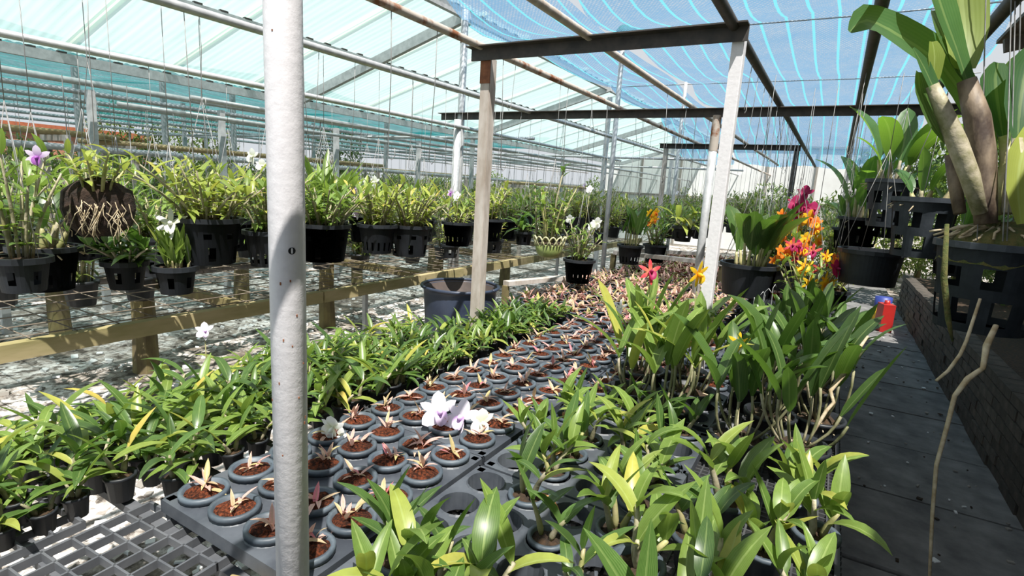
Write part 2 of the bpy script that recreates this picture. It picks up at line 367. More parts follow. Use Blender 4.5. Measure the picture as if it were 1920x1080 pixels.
b = MB()
for _ in range(3400):
    x = -2.0 - 4.6 * RD.random() if _ < 2600 else -2.0 * RD.random(); y = -0.3 + (8 if _ < 2600 else 2.2) * RD.random(); q = RD.uniform(0.012, 0.05); m3 = Matrix.Rotation(RD.uniform(0, 6.3), 3, 'Z') @ Matrix.Rotation(RD.uniform(-0.5, 0.5), 3, 'X')
    b.box((x, y, q * 0.2), (q, q * RD.uniform(0.5, 1.2), q * RD.uniform(0.2, 0.6)), 0 if RD.random() < 0.55 else 1, m3)
solo('gravel_debris', b.mesh('gravel_debris', ['cream_wall', 'dull_wall'], False), 'scattered pale stone chips and rubble under the mesh bench', 'gravel', kind='stuff')

b = MB()
for _ in range(160):
    x, y, q = RD.uniform(0.15, 1.0), RD.uniform(1.2, 9.0), RD.uniform(0.008, 0.03); b.box((x, y, 0.012), (q, q * RD.uniform(0.3, 1.0), 0.006), RD.choice([0, 1, 1, 2]), Matrix.Rotation(RD.uniform(0, 6.3), 3, 'Z'))
solo('walkway_litter', b.mesh('walkway_litter', ['cream_wall', 'dull_wall', 'soil_dark'], False), 'sparse litter of chips and leaf scraps on the walkway slabs', 'litter', kind='stuff')
# far buildings and boards behind everything
wf = thing('wall_far', 'bright white panelled wall closing the far end of the nursery', 'wall', kind='structure')
b = MB(); b.box((0, 0, 0), (1.16, 0.05, 1.45)); pn = b.mesh('wall_panel', 'cream_wall', False)
b = MB(); b.box((0, 0, 0), (0.05, 0.08, 3.0)); st = b.mesh('stud', 'dull_wall', False)
b = MB(); b.box((0, 0, 0), (7.2, 0.06, 0.05)); rl = b.mesh('rail', 'dull_wall', False)
for i in range(6):
    for k in range(2): part('panel', pn, wf, Tm((-6.0 + 1.2 * i, 17.0, 0.75 + 1.5 * k)))
    part('stud', st, wf, Tm((-5.4 + 1.2 * i, 16.96, 1.5)))
for k in range(3): part('rail', rl, wf, Tm((-3.0, 16.95, 0.02 + 1.48 * k)))
wl = thing('wall_left', 'dull grey board fence far beyond the hanging racks', 'fence', kind='structure')
b = MB(); b.box((0, 0, 0), (0.05, 0.46, 1.5)); bd = b.mesh('board', 'dull_wall', False)
for i in range(50): part('board', bd, wl, Tm((-17.5, -1.5 + 0.48 * i, 0.75)))
b = MB(); b.box((0, 0, 0), (0.46, 0.05, 1.5)); bd2 = b.mesh('board_end', 'dull_wall', False)
for i in range(28): part('board', bd2, wl, Tm((-17.3 + 0.48 * i, 22.0, 0.75)))
hs = thing('brick_house', 'low red brick house beyond the far fence, pale parapet on top', 'house', Tm((-19.5, 6.0, 0)))
b = MB(); b.box((0, 0, 1.1), (2.4, 6.0, 2.2)); part('wall', b.mesh('house_wall', 'brick_red', False), hs)
b = MB(); b.box((0, 0, 2.28), (2.6, 6.2, 0.16)); part('parapet', b.mesh('parapet', 'terracotta', False), hs)
b = MB(); b.box((1.21, 0, 0), (0.04, 0.9, 0.8)); wm = b.mesh('house_window', 'hole', False)
for q in (-1.8, 0.1, 2.0): part('window', wm, hs, Tm((0, q, 1.4)))

# ------------------------------------------------------------------ roof: fibreglass ceiling, purlins, rafters, poles
RX0, RZ0, RX1, RZ1 = -3.36, 3.13, -6.05, 2.36
ce = thing('ceiling', 'translucent aqua corrugated fibreglass roof sheets', 'roof', kind='structure')
b = MB(); NJ = 60; NI = 5
for i in range(NI):
    t = i / (NI - 1)
    for j in range(NJ + 1):
        b.v.append((RX0 + (RX1 - RX0) * t, 0.86 * j / NJ, RZ0 + 0.07 + (RZ1 - RZ0) * t + 0.0055 * math.cos(2 * PI * j / 5)))
b.add([], [])
for i in range(NI - 1):
    for j in range(NJ):
        q = i * (NJ + 1) + j; b.f.append((q, q + 1, q + NJ + 2, q + NJ + 1)); b.m.append(0)
sheet = b.mesh('sheet', 'fibre')
b = MB()
b.box(((RX0 + RX1) / 2, 0, (RZ0 + RZ1) / 2 + 0.095), (math.hypot(RX1 - RX0, RZ1 - RZ0), 0.11, 0.006), 0, Matrix.Rotation(-math.atan2(RZ0 - RZ1, RX0 - RX1), 3, 'Y'))
strip = b.mesh('lap_strip', 'fibre_clear')
for i in range(-8, 24):  # sheets behind the camera are added to hold back sky light
    part('roof_sheet', sheet, ce, Tm((0, -1.2 + 0.88 * i, 0)))
    part('lap_strip', strip, ce, Tm((0, -1.21 + 0.88 * i, 0)))
def bolts(b, x, z, y0, y1, st=0.22, mi=1):
    y = y0
    while y < y1: b.box((x, y, z), (0.03, 0.07, 0.014), mi); y += st
for lab, t in (('eave', 1.0), ('middle', 0.5), ('ridge', 0.02)):
    x = RX0 + (RX1 - RX0) * t; z = RZ0 + (RZ1 - RZ0) * t + 0.01
    e = thing('roof_purlin', 'long pale steel box purlin along the %s of the fibreglass roof' % lab, 'purlin', Tm(), 'fibreglass roof purlins')
    b = MB(); b.beam((x, -8, z), (x, 20, z), 0.05, 0.085); part('box_section', b.mesh('box_section', 'steel', False), e)
    b = MB(); bolts(b, x + 0.012, z + 0.048, -1, 20, mi=0); part('roof_clips', b.mesh('roof_clips', 'dark_steel', False), e)
for lab, y in (('behind the tall ridge pole', 4.62), ('by the second net pole', 8.5), ('third along the roof', 12.4), ('furthest along the roof', 16.3)):
    b = MB(); b.beam((RX0 + 0.02, y, RZ0 - 0.02), (RX1 + 0.05, y, RZ1 - 0.04), 0.05, 0.10)
    solo('roof_rafter', b.mesh('roof_rafter', 'steel', False), 'sloping grey steel rafter under the fibreglass roof, %s' % lab, 'rafter', group='fibreglass roof rafters')

def pole(name, label, x, y, z1, r, mt, z0=0.0, extra=None, tx=0.0, ty=0.0, group=None):
    e = thing(name, label, 'pole', Tm((x, y, 0)), group)
    b = MB(); b.tube([(0, 0, z0), (tx * 0.5, ty * 0.5, (z0 + z1) / 2), (tx, ty, z1)], r, 16); part('pipe', b.mesh('pipe', mt), e)
    for nm, me in (extra or []): part(nm, me, e)
    return e
b = MB(); b.lathe([(0.0001, 0), (0.0042, 0), (0.0055, 0.0006), (0.006, 0)], 14); hole = b.mesh('bolt_hole', 'hole')
npole = pole('pipe_post', 'thick silver-painted round pipe post standing close among the trays, drilled with one hole', -0.795, 0.60, 3.4, 0.0298, 'white_paint')
d = Vector((0.795, -0.60, 0)).normalized()
d = (Matrix.Rotation(0.25, 3, 'Z') @ d)
part('bolt_hole', hole, npole, Matrix.Translation(d * 0.0295 + Vector((0, 0, 1.372))) @ d.to_track_quat('Z', 'Y').to_matrix().to_4x4(), 'dark drilled bolt hole')
b = MB()
for q in range(26):
    a = -0.64 + RD.uniform(-1.3, 1.3); z = RD.choice([RD.uniform(1.7, 2.0), RD.uniform(1.0, 1.35)])
    dd = Vector((math.cos(a), math.sin(a), 0)); mm = dd.to_track_quat('Z', 'Y').to_matrix()
    b.box(dd * 0.0297 + Vector((0, 0, z)), (0.0022, RD.uniform(0.002, 0.005), 0.0014), 0, mm)
part('rust_specks', b.mesh('rust_specks', 'rust_solid', False), npole, kind='stuff')

b = MB()
for q in range(5): b.lathe([(0.037, 0), (0.041, 0.006), (0.037, 0.012)], 12, 0, (0, 0, 2.84 + 0.014 * q))
wrap = b.mesh('wire_wrap', 'rust_solid')
pole('ridge_pole', 'tall grey pipe holding the roof ridge, wire wrapped near its top', -3.36, 4.58, 3.14, 0.036, 'steel', extra=[('wire_wrap', wrap)], group='roof poles')
b = MB(); b.lathe([(0.03, 0), (0.075, 0.03), (0.085, 0.08), (0.05, 0.12), (0.001, 0.13)], 12, 0, (0, 0, 3.06), 0.012, RD)
b.box((0.06, 0, 3.13), (0.13, 0.07, 0.04))
capm = b.mesh('cloth_cap', 'green_cloth')
pole('net_pole', 'slim pipe pole with a green cloth cap pushing up the blue net', -2.15, 5.7, 3.12, 0.026, 'steel', extra=[('cloth_cap', capm)], group='net poles')
pole('net_pole', 'slim pipe pole under the blue net behind the capped one', -2.15, 8.4, 3.14, 0.026, 'steel', group='net poles')
pole('net_pole', 'slim pipe pole under the far sloping edge of the net', -2.15, 11.1, 3.14, 0.026, 'steel', group='net poles')
pole('pipe_post', 'round grey pipe post with a rusty top under the middle crossbar', -0.90, 4.57, 2.13, 0.032, 'steel',
     extra=[('rusty_top', (lambda q: (q.lathe([(0.0335, 1.86), (0.0345, 1.9), (0.0335, 2.13)], 14), q.mesh('rusty_top', 'rust'))[1])(MB()))])
pole('pipe_post', 'bent grey pipe post standing beside the ridge pole', -3.30, 4.42, 2.1, 0.036, 'steel', tx=0.02)

def angle_post(label, x, y, z1, w, mt, rust=None):
    e = thing('angle_post', label, 'post', Tm((x, y, 0)), 'upright angle-iron posts')
    b = MB(); b.box((0, 0, z1 / 2), (w, 0.008, z1)); b.box((w / 2, w / 2, z1 / 2), (0.008, w, z1))
    part('angle_iron', b.mesh('angle_iron', mt, False), e)
    if rust:
        b = MB(); b.box((0, -0.002, z1 - 0.06), (w * 1.1, 0.012, 0.13)); part('rusty_joint', b.mesh('rusty_joint', 'rust_solid', False), e)
angle_post('weathered angle-iron post with a rusty joint, rising beside the blue tub', -1.70, 2.52, 2.15, 0.055, 'weathered', True)
angle_post('pale angle-iron post at the other end of the nearest crossbar', -0.45, 2.52, 2.17, 0.046, 'white_paint')
angle_post('thin pale post under the small far crossbar, among pink seedlings', -2.12, 7.6, 2.14, 0.05, 'weathered')
angle_post('dark slim post under the free end of the small far crossbar', -0.52, 7.6, 2.14, 0.05, 'dark_steel')
for lab, x0, x1, y, z in (('nearest dark steel crossbar joining two angle-iron posts', -1.78, -0.41, 2.50, 2.165), ('long dark steel crossbar spanning the benches behind the nearest one', -3.6, 1.0, 4.57, 2.145), ('small far dark steel crossbar over the pink seedlings', -2.2, -0.48, 7.6, 2.15)):
    b = MB(); b.box(((x0 + x1) / 2, y, z), (x1 - x0, 0.008, 0.058)); b.box(((x0 + x1) / 2, y - 0.028, z + 0.032), (x1 - x0, 0.064, 0.006))
    solo('crossbar', b.mesh('crossbar', 'dark_steel', False), lab, 'crossbar', group='angle-iron crossbars')

PIPES = [(-1.72, 2.205, -1, 19, 0.019, 'rust', 'rust-flaked hanging pipe passing over the weathered post'), (-1.11, 2.205, -1, 12, 0.019, 'weathered', 'weathered hanging pipe crossing the middle of the nearest crossbar'),
         (-0.47, 2.2, -1, 12, 0.022, 'dark_steel', 'dark hanging pipe running past the pale angle-iron post'), (0.03, 2.17, -1, 10, 0.022, 'dark_steel', 'dark hanging pipe above the walkway edge of the bench'),
         (0.40, 2.2, -1, 10, 0.024, 'dark_steel', 'thick dark pipe carrying the basket pots over the walkway'), (-2.57, 2.18, -1, 19, 0.02, 'steel', 'grey hanging pipe carrying the row of big black pots'),
         (-5.75, 2.16, -2, 20, 0.028, 'steel', 'grey rack pipe just outside the eave, first of the racks'), (-6.6, 2.16, -2, 20, 0.026, 'steel', 'grey rack pipe, second beyond the eave'),
         (-7.6, 2.16, -2, 20, 0.026, 'steel', 'grey rack pipe, third beyond the eave'), (-8.5, 2.16, -2, 20, 0.026, 'steel', 'grey rack pipe, fourth beyond the eave'),
         (-9.6, 2.16, -2, 20, 0.026, 'steel', 'grey rack pipe, fifth beyond the eave'), (-10.8, 2.16, -2, 20, 0.026, 'steel', 'grey rack pipe, sixth beyond the eave'),
         (-12.4, 2.16, -2, 20, 0.026, 'steel', 'grey rack pipe, last beyond the eave'),
         (-3.9, 1.96, 2.2, 19, 0.018, 'steel', 'thin grey pipe over the centre rail of the mesh bench'), (-4.9, 1.94, 2.2, 19, 0.018, 'steel', 'thin grey pipe over the back of the mesh bench'),
         (-6.9, 1.62, -2, 16, 0.035, 'steel', 'low pale pipe behind the first hanging row'), (-8.9, 1.66, -2, 18, 0.035, 'steel', 'low pale pipe further behind the hanging rows')]
for x, z, y0, y1, r, mt, lab in PIPES:
    b = MB(); b.tube([(x, y0 + (y1 - y0) * k / 8, z + 0.004 * math.sin(k * 2.1 + x)) for k in range(9)], r, 10)
    solo('hanging_pipe', b.mesh('hanging_pipe', mt), lab, 'pipe', group='overhead pipes')
for y, x0, x1, z, lab in ((6.2, -3.4, -13, 2.10, 'grey cross pipe tying the racks together, nearer one'), (9.4, -1.8, -13, 2.10, 'grey cross pipe tying the racks together behind the nearer one'), (12.5, -1.8, -13, 2.10, 'grey cross pipe tying the far racks together')):
    b = MB(); b.tube([(x0, y, z), (x1, y, z)], 0.02, 8); solo('cross_pipe', b.mesh('cross_pipe', 'steel'), lab, 'pipe', group='rack cross pipes')
for k, (x, z, y0, y1) in enumerate(((-7.0, 1.768, -1, 3.0), (-7.15, 1.768, -1, 3.2), (-7.3, 1.768, -1, 2.9), (-7.2, 1.716, 3.0, 7.5), (-7.35, 1.716, 3.0, 7.6), (-7.5, 1.716, 3.1, 7.4), (-7.65, 1.716, 3.0, 7.5), (-8.0, 1.671, 7.4, 12), (-8.2, 1.671, 7.5, 12.2), (-5.2, 1.556, 8.5, 12.2))):
    b = MB(); b.tube([(x, y0, z), (x + 0.03, (y0 + y1) / 2, z), (x, y1, z)], 0.028, 8)
    solo('bamboo_pole', b.mesh('bamboo_pole', 'bamboo'), 'tan bamboo pole laid level on the far trestles, %s counted from the front' % ORD[k], 'bamboo pole', group='bamboo poles on the far racks')
for lx, ln, z, ys in ((-5.95, 'under the eave', 2.36, (1.7, 4.6, 8.5, 12.4)), (-6.3, 'between the first two rack pipes', 2.16, (1.1, 2.6, 3.9, 5.6, 7.4)), (-8.1, 'in the line past the third rack pipe', 2.75, (1.2, 2.2, 3.2, 4.2, 5.2, 6.2, 8.5)), (-10.9, 'in the line past the sixth rack pipe', 2.75, (3.2, 6.0, 9.0)), (-13.6, 'in the furthest line of posts', 2.75, (4, 8, 12)), (-3.3, 'under the roof ridge beyond the ridge pole', 2.95, (8.4, 12.4))):
    for k, y in enumerate(ys):
        b = MB(); b.box((0, 0, z / 2), (0.06, 0.06, z)); solo('rack_post', b.mesh('rack_post', 'steel', False), 'square grey steel post %s, %s from the front' % (ln, ORD[k]), 'post', Tm((lx, y, 0)), 'square rack posts')
for k, (x0, x1, y, z) in enumerate(((-6.85, -7.45, -0.6, 1.742), (-6.85, -7.45, 2.6, 1.742), (-7.05, -7.8, 3.3, 1.69), (-7.05, -7.8, 7.2, 1.69), (-7.85, -8.35, 7.7, 1.645), (-7.85, -8.35, 11.7, 1.645), (-5.0, -5.4, 8.8, 1.53), (-5.0, -5.4, 11.9, 1.53))):
    e = thing('bamboo_rack', 'weathered trestle carrying bamboo poles in the far racks, %s from the front' % ORD[k], 'trestle', None, 'bamboo trestles')
    b = MB(); b.beam((x0, y, z - 0.03), (x1, y, z - 0.03), 0.05, 0.06); part('bearer', b.mesh('bearer', 'weathered', False), e)
    for x in (x0, x1): b = MB(); b.box((x, y, (z - 0.06) / 2), (0.06, 0.06, z - 0.06)); part('leg', b.mesh('leg', 'weathered', False), e)

# shade nets (sagging sheets between wires) and their wires
def net(name, label, x0, x1, ys, zf, mt, nx=10, sag=0.09, sub=6, wav=0.03):
    b = MB(); rows = []
    for i in range(len(ys) - 1):
        for k in range(sub): rows.append((ys[i] + (ys[i + 1] - ys[i]) * k / sub, math.sin(PI * k / sub)))
    rows.append((ys[-1], 0))
    for y, sg in rows:
        for j in range(nx + 1):
            x = x0 + (x1 - x0) * j / nx
            pull = 0.10 * sg * (1 if j in (0, nx) else 0) * (1 if j == 0 else -1)
            b.v.append((x - pull, y, zf(x, y) - sag * sg + wav * math.sin(x * 5 + y * 1.7)))
    for i in range(len(rows) - 1):
        for j in range(nx): q = i * (nx + 1) + j; b.f.append((q, q + 1, q + nx + 2, q + nx + 1)); b.m.append(0)
    return solo(name, b.mesh(name, mt), label, 'shade net', group='shade nets')
fz = lambda x, y: 3.12 if y < 11.5 else 3.12 - 0.30 * (y - 11.5)
NY = [4.2, 5.7, 8.4, 11.1, 12.6, 14.2]
net('shade_net', 'narrow strip of blue shade net next to the fibreglass ridge', -3.30, -2.28, NY, fz, 'net', 6)
net('shade_net', 'wide blue shade net with cyan stripes over the seedling bench', -2.06, 0.95, NY, fz, 'net', 14)
net('shade_net', 'teal shade net stretched over the racks beyond the eave', -15.5, -6.2, [-2, 1.5, 5, 8.5, 12, 16], lambda x, y: 2.78 - 0.03 * abs(x + 10), 'net_teal', 12, 0.12)
net('shade_net', 'unseen blue shade net added behind the camera to cut sky light', -3.30, 0.95, [-9, -6.3, -3.6, -1.5], lambda x, y: 3.12, 'net', 14)  # added out of view behind the camera to lower the sky fill
for y, lab in ((5.7, 'nearer thin wire holding up the blue net'), (8.4, 'second thin wire holding up the blue net'), (11.1, 'far thin wire holding up the blue net')):
    b = MB(); b.tube([(-3.3, y, 3.10), (-2.15, y, 3.10), (0.0, y, 3.085), (1.2, y, 3.10)], 0.007, 6)
    solo('net_wire', b.mesh('net_wire', 'steel'), lab, 'wire', group='net wires')

# dark plank roof over the walkway side
sr = thing('shed_roof', 'dark old plank lean-to roof shading the walkway', 'roof', kind='structure')
b = MB(); b.box((0, 0, 0), (0.23, 14.6, 0.03)); pk = b.mesh('plank', 'plank', False)
for i in range(12): part('plank', pk, sr, Tm((1.06 + 0.235 * i, -1.1, 2.92 + 0.05 * i + (0.02 if i % 2 else 0))))  # planks lengthened unseen behind the camera to block sky light
b = MB(); b.box((0, 0, 0), (2.9, 0.06, 0.1)); jm = b.mesh('joist', 'plank', False)
for i in range(6): part('joist', jm, sr, Matrix.Translation((2.37, -3.6 + 1.9 * i, 3.12)) @ Matrix.Rotation(-0.21, 4, 'Y'))
b = MB(); b.box((0, 0, 1.6), (0.1, 0.1, 3.2)); pm = b.mesh('roof_post', 'plank', False)
for i in range(4): part('post', pm, sr, Tm((3.4, -3.6 + 3.1 * i, 0)))
b = MB(); b.box((0, 0, 0), (0.03, 0.29, 3.2)); pk = b.mesh('unseen_back_board', 'plank', False)
for i in range(48): part('unseen_back_board', pk, sr, Tm((3.5 + (0.012 if i % 2 else 0), -8.1 + 0.3 * i, 1.6)))  # unseen back wall, added to darken the walkway side

# ------------------------------------------------------------------ benches
BZ = 0.62
bench = thing('grow_bench', 'long low bench topped with black plastic grating, covered in potted seedlings', 'bench')
b = MB()
for i in range(44): b.box((0.012 + 0.0241 * i, 0.5, -0.006), (0.005, 1.0, 0.012))
for i in range(42): b.box((0.53, 0.006 + 0.0241 * i, -0.008), (1.06, 0.005, 0.012))
gp = b.mesh('grate_panel', 'grate', False)
for i in range(8):
    for k in range(2):
        if i or k: part('grate_panel', gp, bench, Tm((-1.98 + 1.06 * k, 0.30 + 1.0 * i, BZ)))
b = MB(); b.box((-1.45, 0, BZ - 0.012), (1.05, 0.028, 0.022)); sb = b.mesh('support_bar', 'grate_grey', False)
for y in (0.22, 0.42, 0.63, 0.84, 1.05, 1.26): part('support_bar', sb, bench, Tm((0, y, 0)))
b = MB(); b.beam((0, 0.3, BZ - 0.04), (0, 8.3, BZ - 0.04), 0.04, 0.05); rm = b.mesh('rail', 'weathered', False)
for x in (-1.96, -0.92, 0.115): part('rail', rm, bench, Tm((x, 0, 0)))
b = MB(); b.box((0, 0, 0.28), (0.05, 0.05, 0.56)); lm = b.mesh('leg', 'weathered', False)
for y in (0.45, 2.4, 4.4, 6.4, 8.1):
    for x in (-1.94, -0.92, 0.09): part('leg', lm, bench, Tm((x, y, 0)))
b = MB(); b.box((0.128, 4.3, BZ - 0.002), (0.012, 8.0, 0.02)); part('edge_strip', b.mesh('edge_strip', 'grate_grey', False), bench)

mb = thing('mesh_bench', 'long wire-mesh bench on mossy wooden posts with a weathered front beam', 'bench')
b = MB()
for i in range(58): b.tube([(-2.9, -0.8 + 0.17 * i, 0.735), (-4.3, -0.8 + 0.17 * i + RD.uniform(-0.03, 0.03), 0.725), (-5.7, -0.8 + 0.17 * i, 0.735)], 0.0032, 4)
for i in range(14): b.tube([(-2.95 - 0.2 * i, -0.8, 0.738), (-2.95 - 0.2 * i + RD.uniform(-0.03, 0.03), 4, 0.728), (-2.95 - 0.2 * i, 9, 0.738)], 0.0032, 4)
part('wire_mesh', b.mesh('wire_mesh', 'mesh_wire'), mb, kind='stuff')
y = -1.0
for L in (1.55, 1.9, 1.6, 1.8, 1.7, 1.9):
    b = MB(); b.box((0, L / 2, 0), (0.055, L - 0.012, 0.075)); part('front_beam', b.mesh('front_beam', 'beam_wood', False), mb, Tm((-2.90 + RD.uniform(-0.008, 0.008), y, 0.69))); y += L
b = MB(); b.box((0, 4, 0.70), (0.05, 10, 0.05)); cm = b.mesh('centre_rail', 'dark_steel', False)
part('centre_rail', cm, mb, Tm((-4.27, 0, 0))); part('back_rail', cm, mb, Tm((-5.7, 0, 0)))
b = MB(); b.box((-3.58, 0, 0.685), (1.36, 0.07, 0.06)); jm = b.mesh('cross_joist', 'bark_wood', False)
for y in (0.25, 1.95, 3.65, 5.35, 7.0): part('cross_joist', jm, mb, Tm((0, y, 0)))
b = MB(); b.tube([(0, 0, 0), (0.01, 0, 0.4), (0, 0, 0.72)], [0.085, 0.075, 0.07], 8); pm = b.mesh('post', 'bark_wood', False)
for y in (0.25, 1.95, 3.62, 5.35, 7.0): part('post', pm, mb, Tm((-4.2, y, 0), y)); part('post', pm, mb, Tm((-5.6, y, 0), y * 2))
b = MB(); b.box((0, 0, 0.34), (0.03, 0.03, 0.68)); pm = b.mesh('thin_leg', 'steel', False)
for y in (2.9, 4.3, 6.2): part('leg', pm, mb, Tm((-2.95, y, 0)))

# tub in the aisle
tub = thing('plastic_tub', 'large round dark blue plastic tub standing in the aisle', 'tub', Tm((-2.45, 3.42, 0)))
b = MB(); b.lathe([(0.24, 0.0), (0.285, 0.66), (0.283, 0.69), (0.300, 0.695)], 40, 0); part('body', b.mesh('tub_body', 'tub'), tub)
b = MB(); b.lathe([(0.292, 0.70), (0.279, 0.68), (0.235, 0.05), (0.001, 0.05)], 40, 0); part('inside', b.mesh('tub_inside', 'tub_in'), tub)
b = MB(); b.tube([(0.300 * math.cos(2 * PI * i / 40), 0.300 * math.sin(2 * PI * i / 40), 0.705) for i in range(41)], 0.013, 8); part('rim', b.mesh('tub_rim', 'tub'), tub)

# ------------------------------------------------------------------ trays
def holed_tray(nx, ny, p, r, z):
    b = MB(); n = 20
    for i in range(nx):
        for j in range(ny):
            cx, cy = (i + 0.5) * p, (j + 0.5) * p; inn = []; out = []; low = []; lip = []
            for k in range(n):
                a = 2 * PI * (k + 0.5) / n; c, s_ = math.cos(a), math.sin(a); q = p / 2 / max(abs(c), abs(s_))
                out.append((cx + q * c, cy + q * s_, z)); lip.append((cx + (r + 0.004) * c, cy + (r + 0.004) * s_, z)); inn.append((cx + r * c, cy + r * s_, z + 0.004)); low.append((cx + r * 0.92 * c, cy + r * 0.92 * s_, z - 0.045))
            fs = []
            for lv in range(3):
                fs += [(lv * n + k, lv * n + (k + 1) % n, (lv + 1) * n + (k + 1) % n, (lv + 1) * n + k) for k in range(n)]
            b.add(out + lip + inn + low, fs)
            for q in (0, 1):
                b.box((cx, cy, z - 0.058), (r * 1.7, 0.008, 0.01), 0, Matrix.Rotation(q * PI / 2 + 0.4, 3, 'Z'))
    X, Yy = nx * p, ny * p; h = 0.034
    for c, d in (((X / 2, -0.003, z - h / 2), (X + 0.012, 0.006, h)), ((X / 2, Yy + 0.003, z - h / 2), (X + 0.012, 0.006, h)), ((-0.003, Yy / 2, z - h / 2), (0.006, Yy + 0.012, h)), ((X + 0.003, Yy / 2, z - h / 2), (0.006, Yy + 0.012, h))):
        b.box(c, d)
    for x in (0.012, X - 0.012):
        for y in (0.012, Yy / 2, Yy - 0.012): b.box((x, y, z / 2), (0.02, 0.02, z))
    return b.mesh('pot_tray', 'tray', False)
PP = 0.128
tray45 = holed_tray(4, 5, PP, 0.052, 0.07)
TX = -1.325
TR = [(TX, 0.635), (TX, 1.29), (TX, 1.945), (TX, 2.60), (TX + 0.53, 1.945), (TX + 0.53, 2.60)]
TL = ['nearest tray, fully seen beside the silver pipe post', 'second tray behind it', 'third tray along the strip', 'fourth tray along the strip', 'tray beside the third one toward the walkway', 'tray beside the fourth one toward the walkway']
for (x, y), l in zip(TR, TL): solo('pot_tray', tray45, 'grey plastic pot tray of pink-leaved seedlings, %s' % l, 'tray', Tm((x, y, BZ)), 'pot trays')
solo('pot_tray', tray45, 'grey plastic pot tray with empty round holes among green orchids at the front', 'tray', Tm((-0.79, 0.60, BZ - 0.005)), 'pot trays')
solo('pot_tray', tray45, 'grey plastic pot tray behind the front one, crowded with green orchids', 'tray', Tm((-0.785, 1.26, BZ - 0.004)), 'pot trays')
def open_grid(nx, ny, p, h=0.02):
    b = MB()
    for i in range(nx + 1): b.box((i * p, ny * p / 2, h / 2), (0.008 if i in (0, nx) else 0.005, ny * p + 0.008, h))
    for j in range(ny + 1): b.box((nx * p / 2, j * p, h / 2), (nx * p + 0.008, 0.008 if j in (0, ny) else 0.005, h))
    return b.mesh('grid_tray', 'grate_grey', False)
og = open_grid(6, 6, 0.058)
for x, y, rz, l in ((-1.40, 0.30, 0.06, 'empty open-grid tray at the front corner of the bench'), (-1.03, 0.20, 0.03, 'empty open-grid tray in front of the silver pipe post'), (-1.79, 0.15, 0.05, 'open-grid tray under the nearest green seedlings')):
    solo('grid_tray', og, 'grey plastic ' + l, 'tray', Tm((x, y, BZ), rz), 'open-grid trays')
b = MB(); b.tube([(0, 0, 0), (0.10, 0.03, 0)], 0.013, 10); solo('bamboo_offcut', b.mesh('bamboo_offcut', 'bamboo'), 'short pale bamboo offcut lying on the bench by the empty grid tray', 'bamboo', Tm((-1.0, 0.60, BZ + 0.014)))

# ------------------------------------------------------------------ plant kit
def leafset(shape, W, mt, n=6, seg=6, bends=(15, 75), seed=1):
    r = random.Random(seed); out = []
    for k in range(n):
        b = MB(); b.leaf(1.0, W * r.uniform(0.85, 1.15), bends[0] + (bends[1] - bends[0]) * k / max(1, n - 1), r.uniform(12, 30), shape, seg, side=r.uniform(-0.25, 0.25)); out.append(b.mesh('leaf', mt))
    return out
LV = {'lance': leafset('lance', 0.215, 'leaf'), 'lance_deep': leafset('lance', 0.215, 'leaf_deep', seed=2), 'lime': leafset('lance', 0.22, 'leaf_lime', seed=3),
      'wide': leafset('lance', 0.275, 'leaf', 6, 6, (10, 70), 31), 'wide_deep': leafset('lance', 0.27, 'leaf_deep', 6, 6, (10, 70), 32),
      'strap': leafset('strap', 0.20, 'leaf_deep', 6, 7, (5, 60), 4), 'strap_mid': leafset('strap', 0.17, 'leaf', 6, 7, (5, 55), 5), 'pink': leafset('lance', 0.22, 'leaf_pink', 5, 4, (10, 60), 6),
      'yellow': leafset('lance', 0.2, 'leaf_yellow', 3, 6, (30, 90), 7), 'dry': leafset('lance', 0.25, 'leaf_dry', 2, 6, (60, 130), 8), 'oval': leafset('oval', 0.36, 'leaf_deep', 5, 7, (10, 60), 9)}

def cane_plan(r, nc, h, spread, lean, nl, L, tilt, t0=0.25, upright=0.0):
    canes = []; leaves = []
    for i in range(nc):
        az = 2 * PI * (i + r.uniform(-0.3, 0.3)) / nc + r.uniform(0, 0.5); hh = h * r.uniform(0.6, 1.1); ln = lean * r.uniform(0.3, 1.2); sp = spread * r.uniform(0.2, 1)
        base = Vector((sp * math.cos(az), sp * math.sin(az), 0)); out = Vector((math.cos(az), math.sin(az), 0))
        pts = [base + out * hh * math.tan(ln) * (t ** 1.5) + Vector((0, 0, hh * t)) for t in (0, 0.25, 0.5, 0.75, 1)]
        canes.append(pts); a0 = r.uniform(0, 6.3)
        for j in range(nl):
            t = t0 + (1 - t0) * (j + 0.7) / nl; q = min(int(t * 4), 3); f = t * 4 - q; p = pts[q].lerp(pts[q + 1], min(f, 1))
            az2 = a0 + j * PI * 0.9 + r.uniform(-0.5, 0.5)
            ti = math.radians(tilt[1] + (tilt[0] - tilt[1]) * t ** 1.3 + r.uniform(-10, 10))
            leaves.append((p, az2, ti, L * r.uniform(0.65, 1.1)))
    return canes, leaves
def canes_mesh(canes, r0, r1, mt, n=6, name='canes', bulge=False):
    b = MB()
    for p in canes: b.tube(p, [r0 * (0.7 if bulge else 1), r0 * (1.35 if bulge else 1), r0 * 1.1, (r0 + r1) / 2, r1], n)
    return b.mesh(name, mt)
def joined(leaves, shape, W, mt, r, seg=4, bend=(15, 70), name='foliage', extra=None):
    b = MB()
    for p, az, ti, L in leaves:
        b.leaf(L, W * L * r.uniform(0.85, 1.2), r.uniform(*bend), r.uniform(10, 25), shape, seg, Tm(p, az, ti), side=r.uniform(-0.2, 0.2))
    return b.mesh(name, mt)
def lspec(leaves, key, r, alt=None, altp=0.0):
    out = []
    for p, az, ti, L in leaves:
        ms = LV[alt if (alt and r.random() < altp) else key]
        out.append(('leaf', r.choice(ms), Tm(p, az, ti, L), []))
    return out
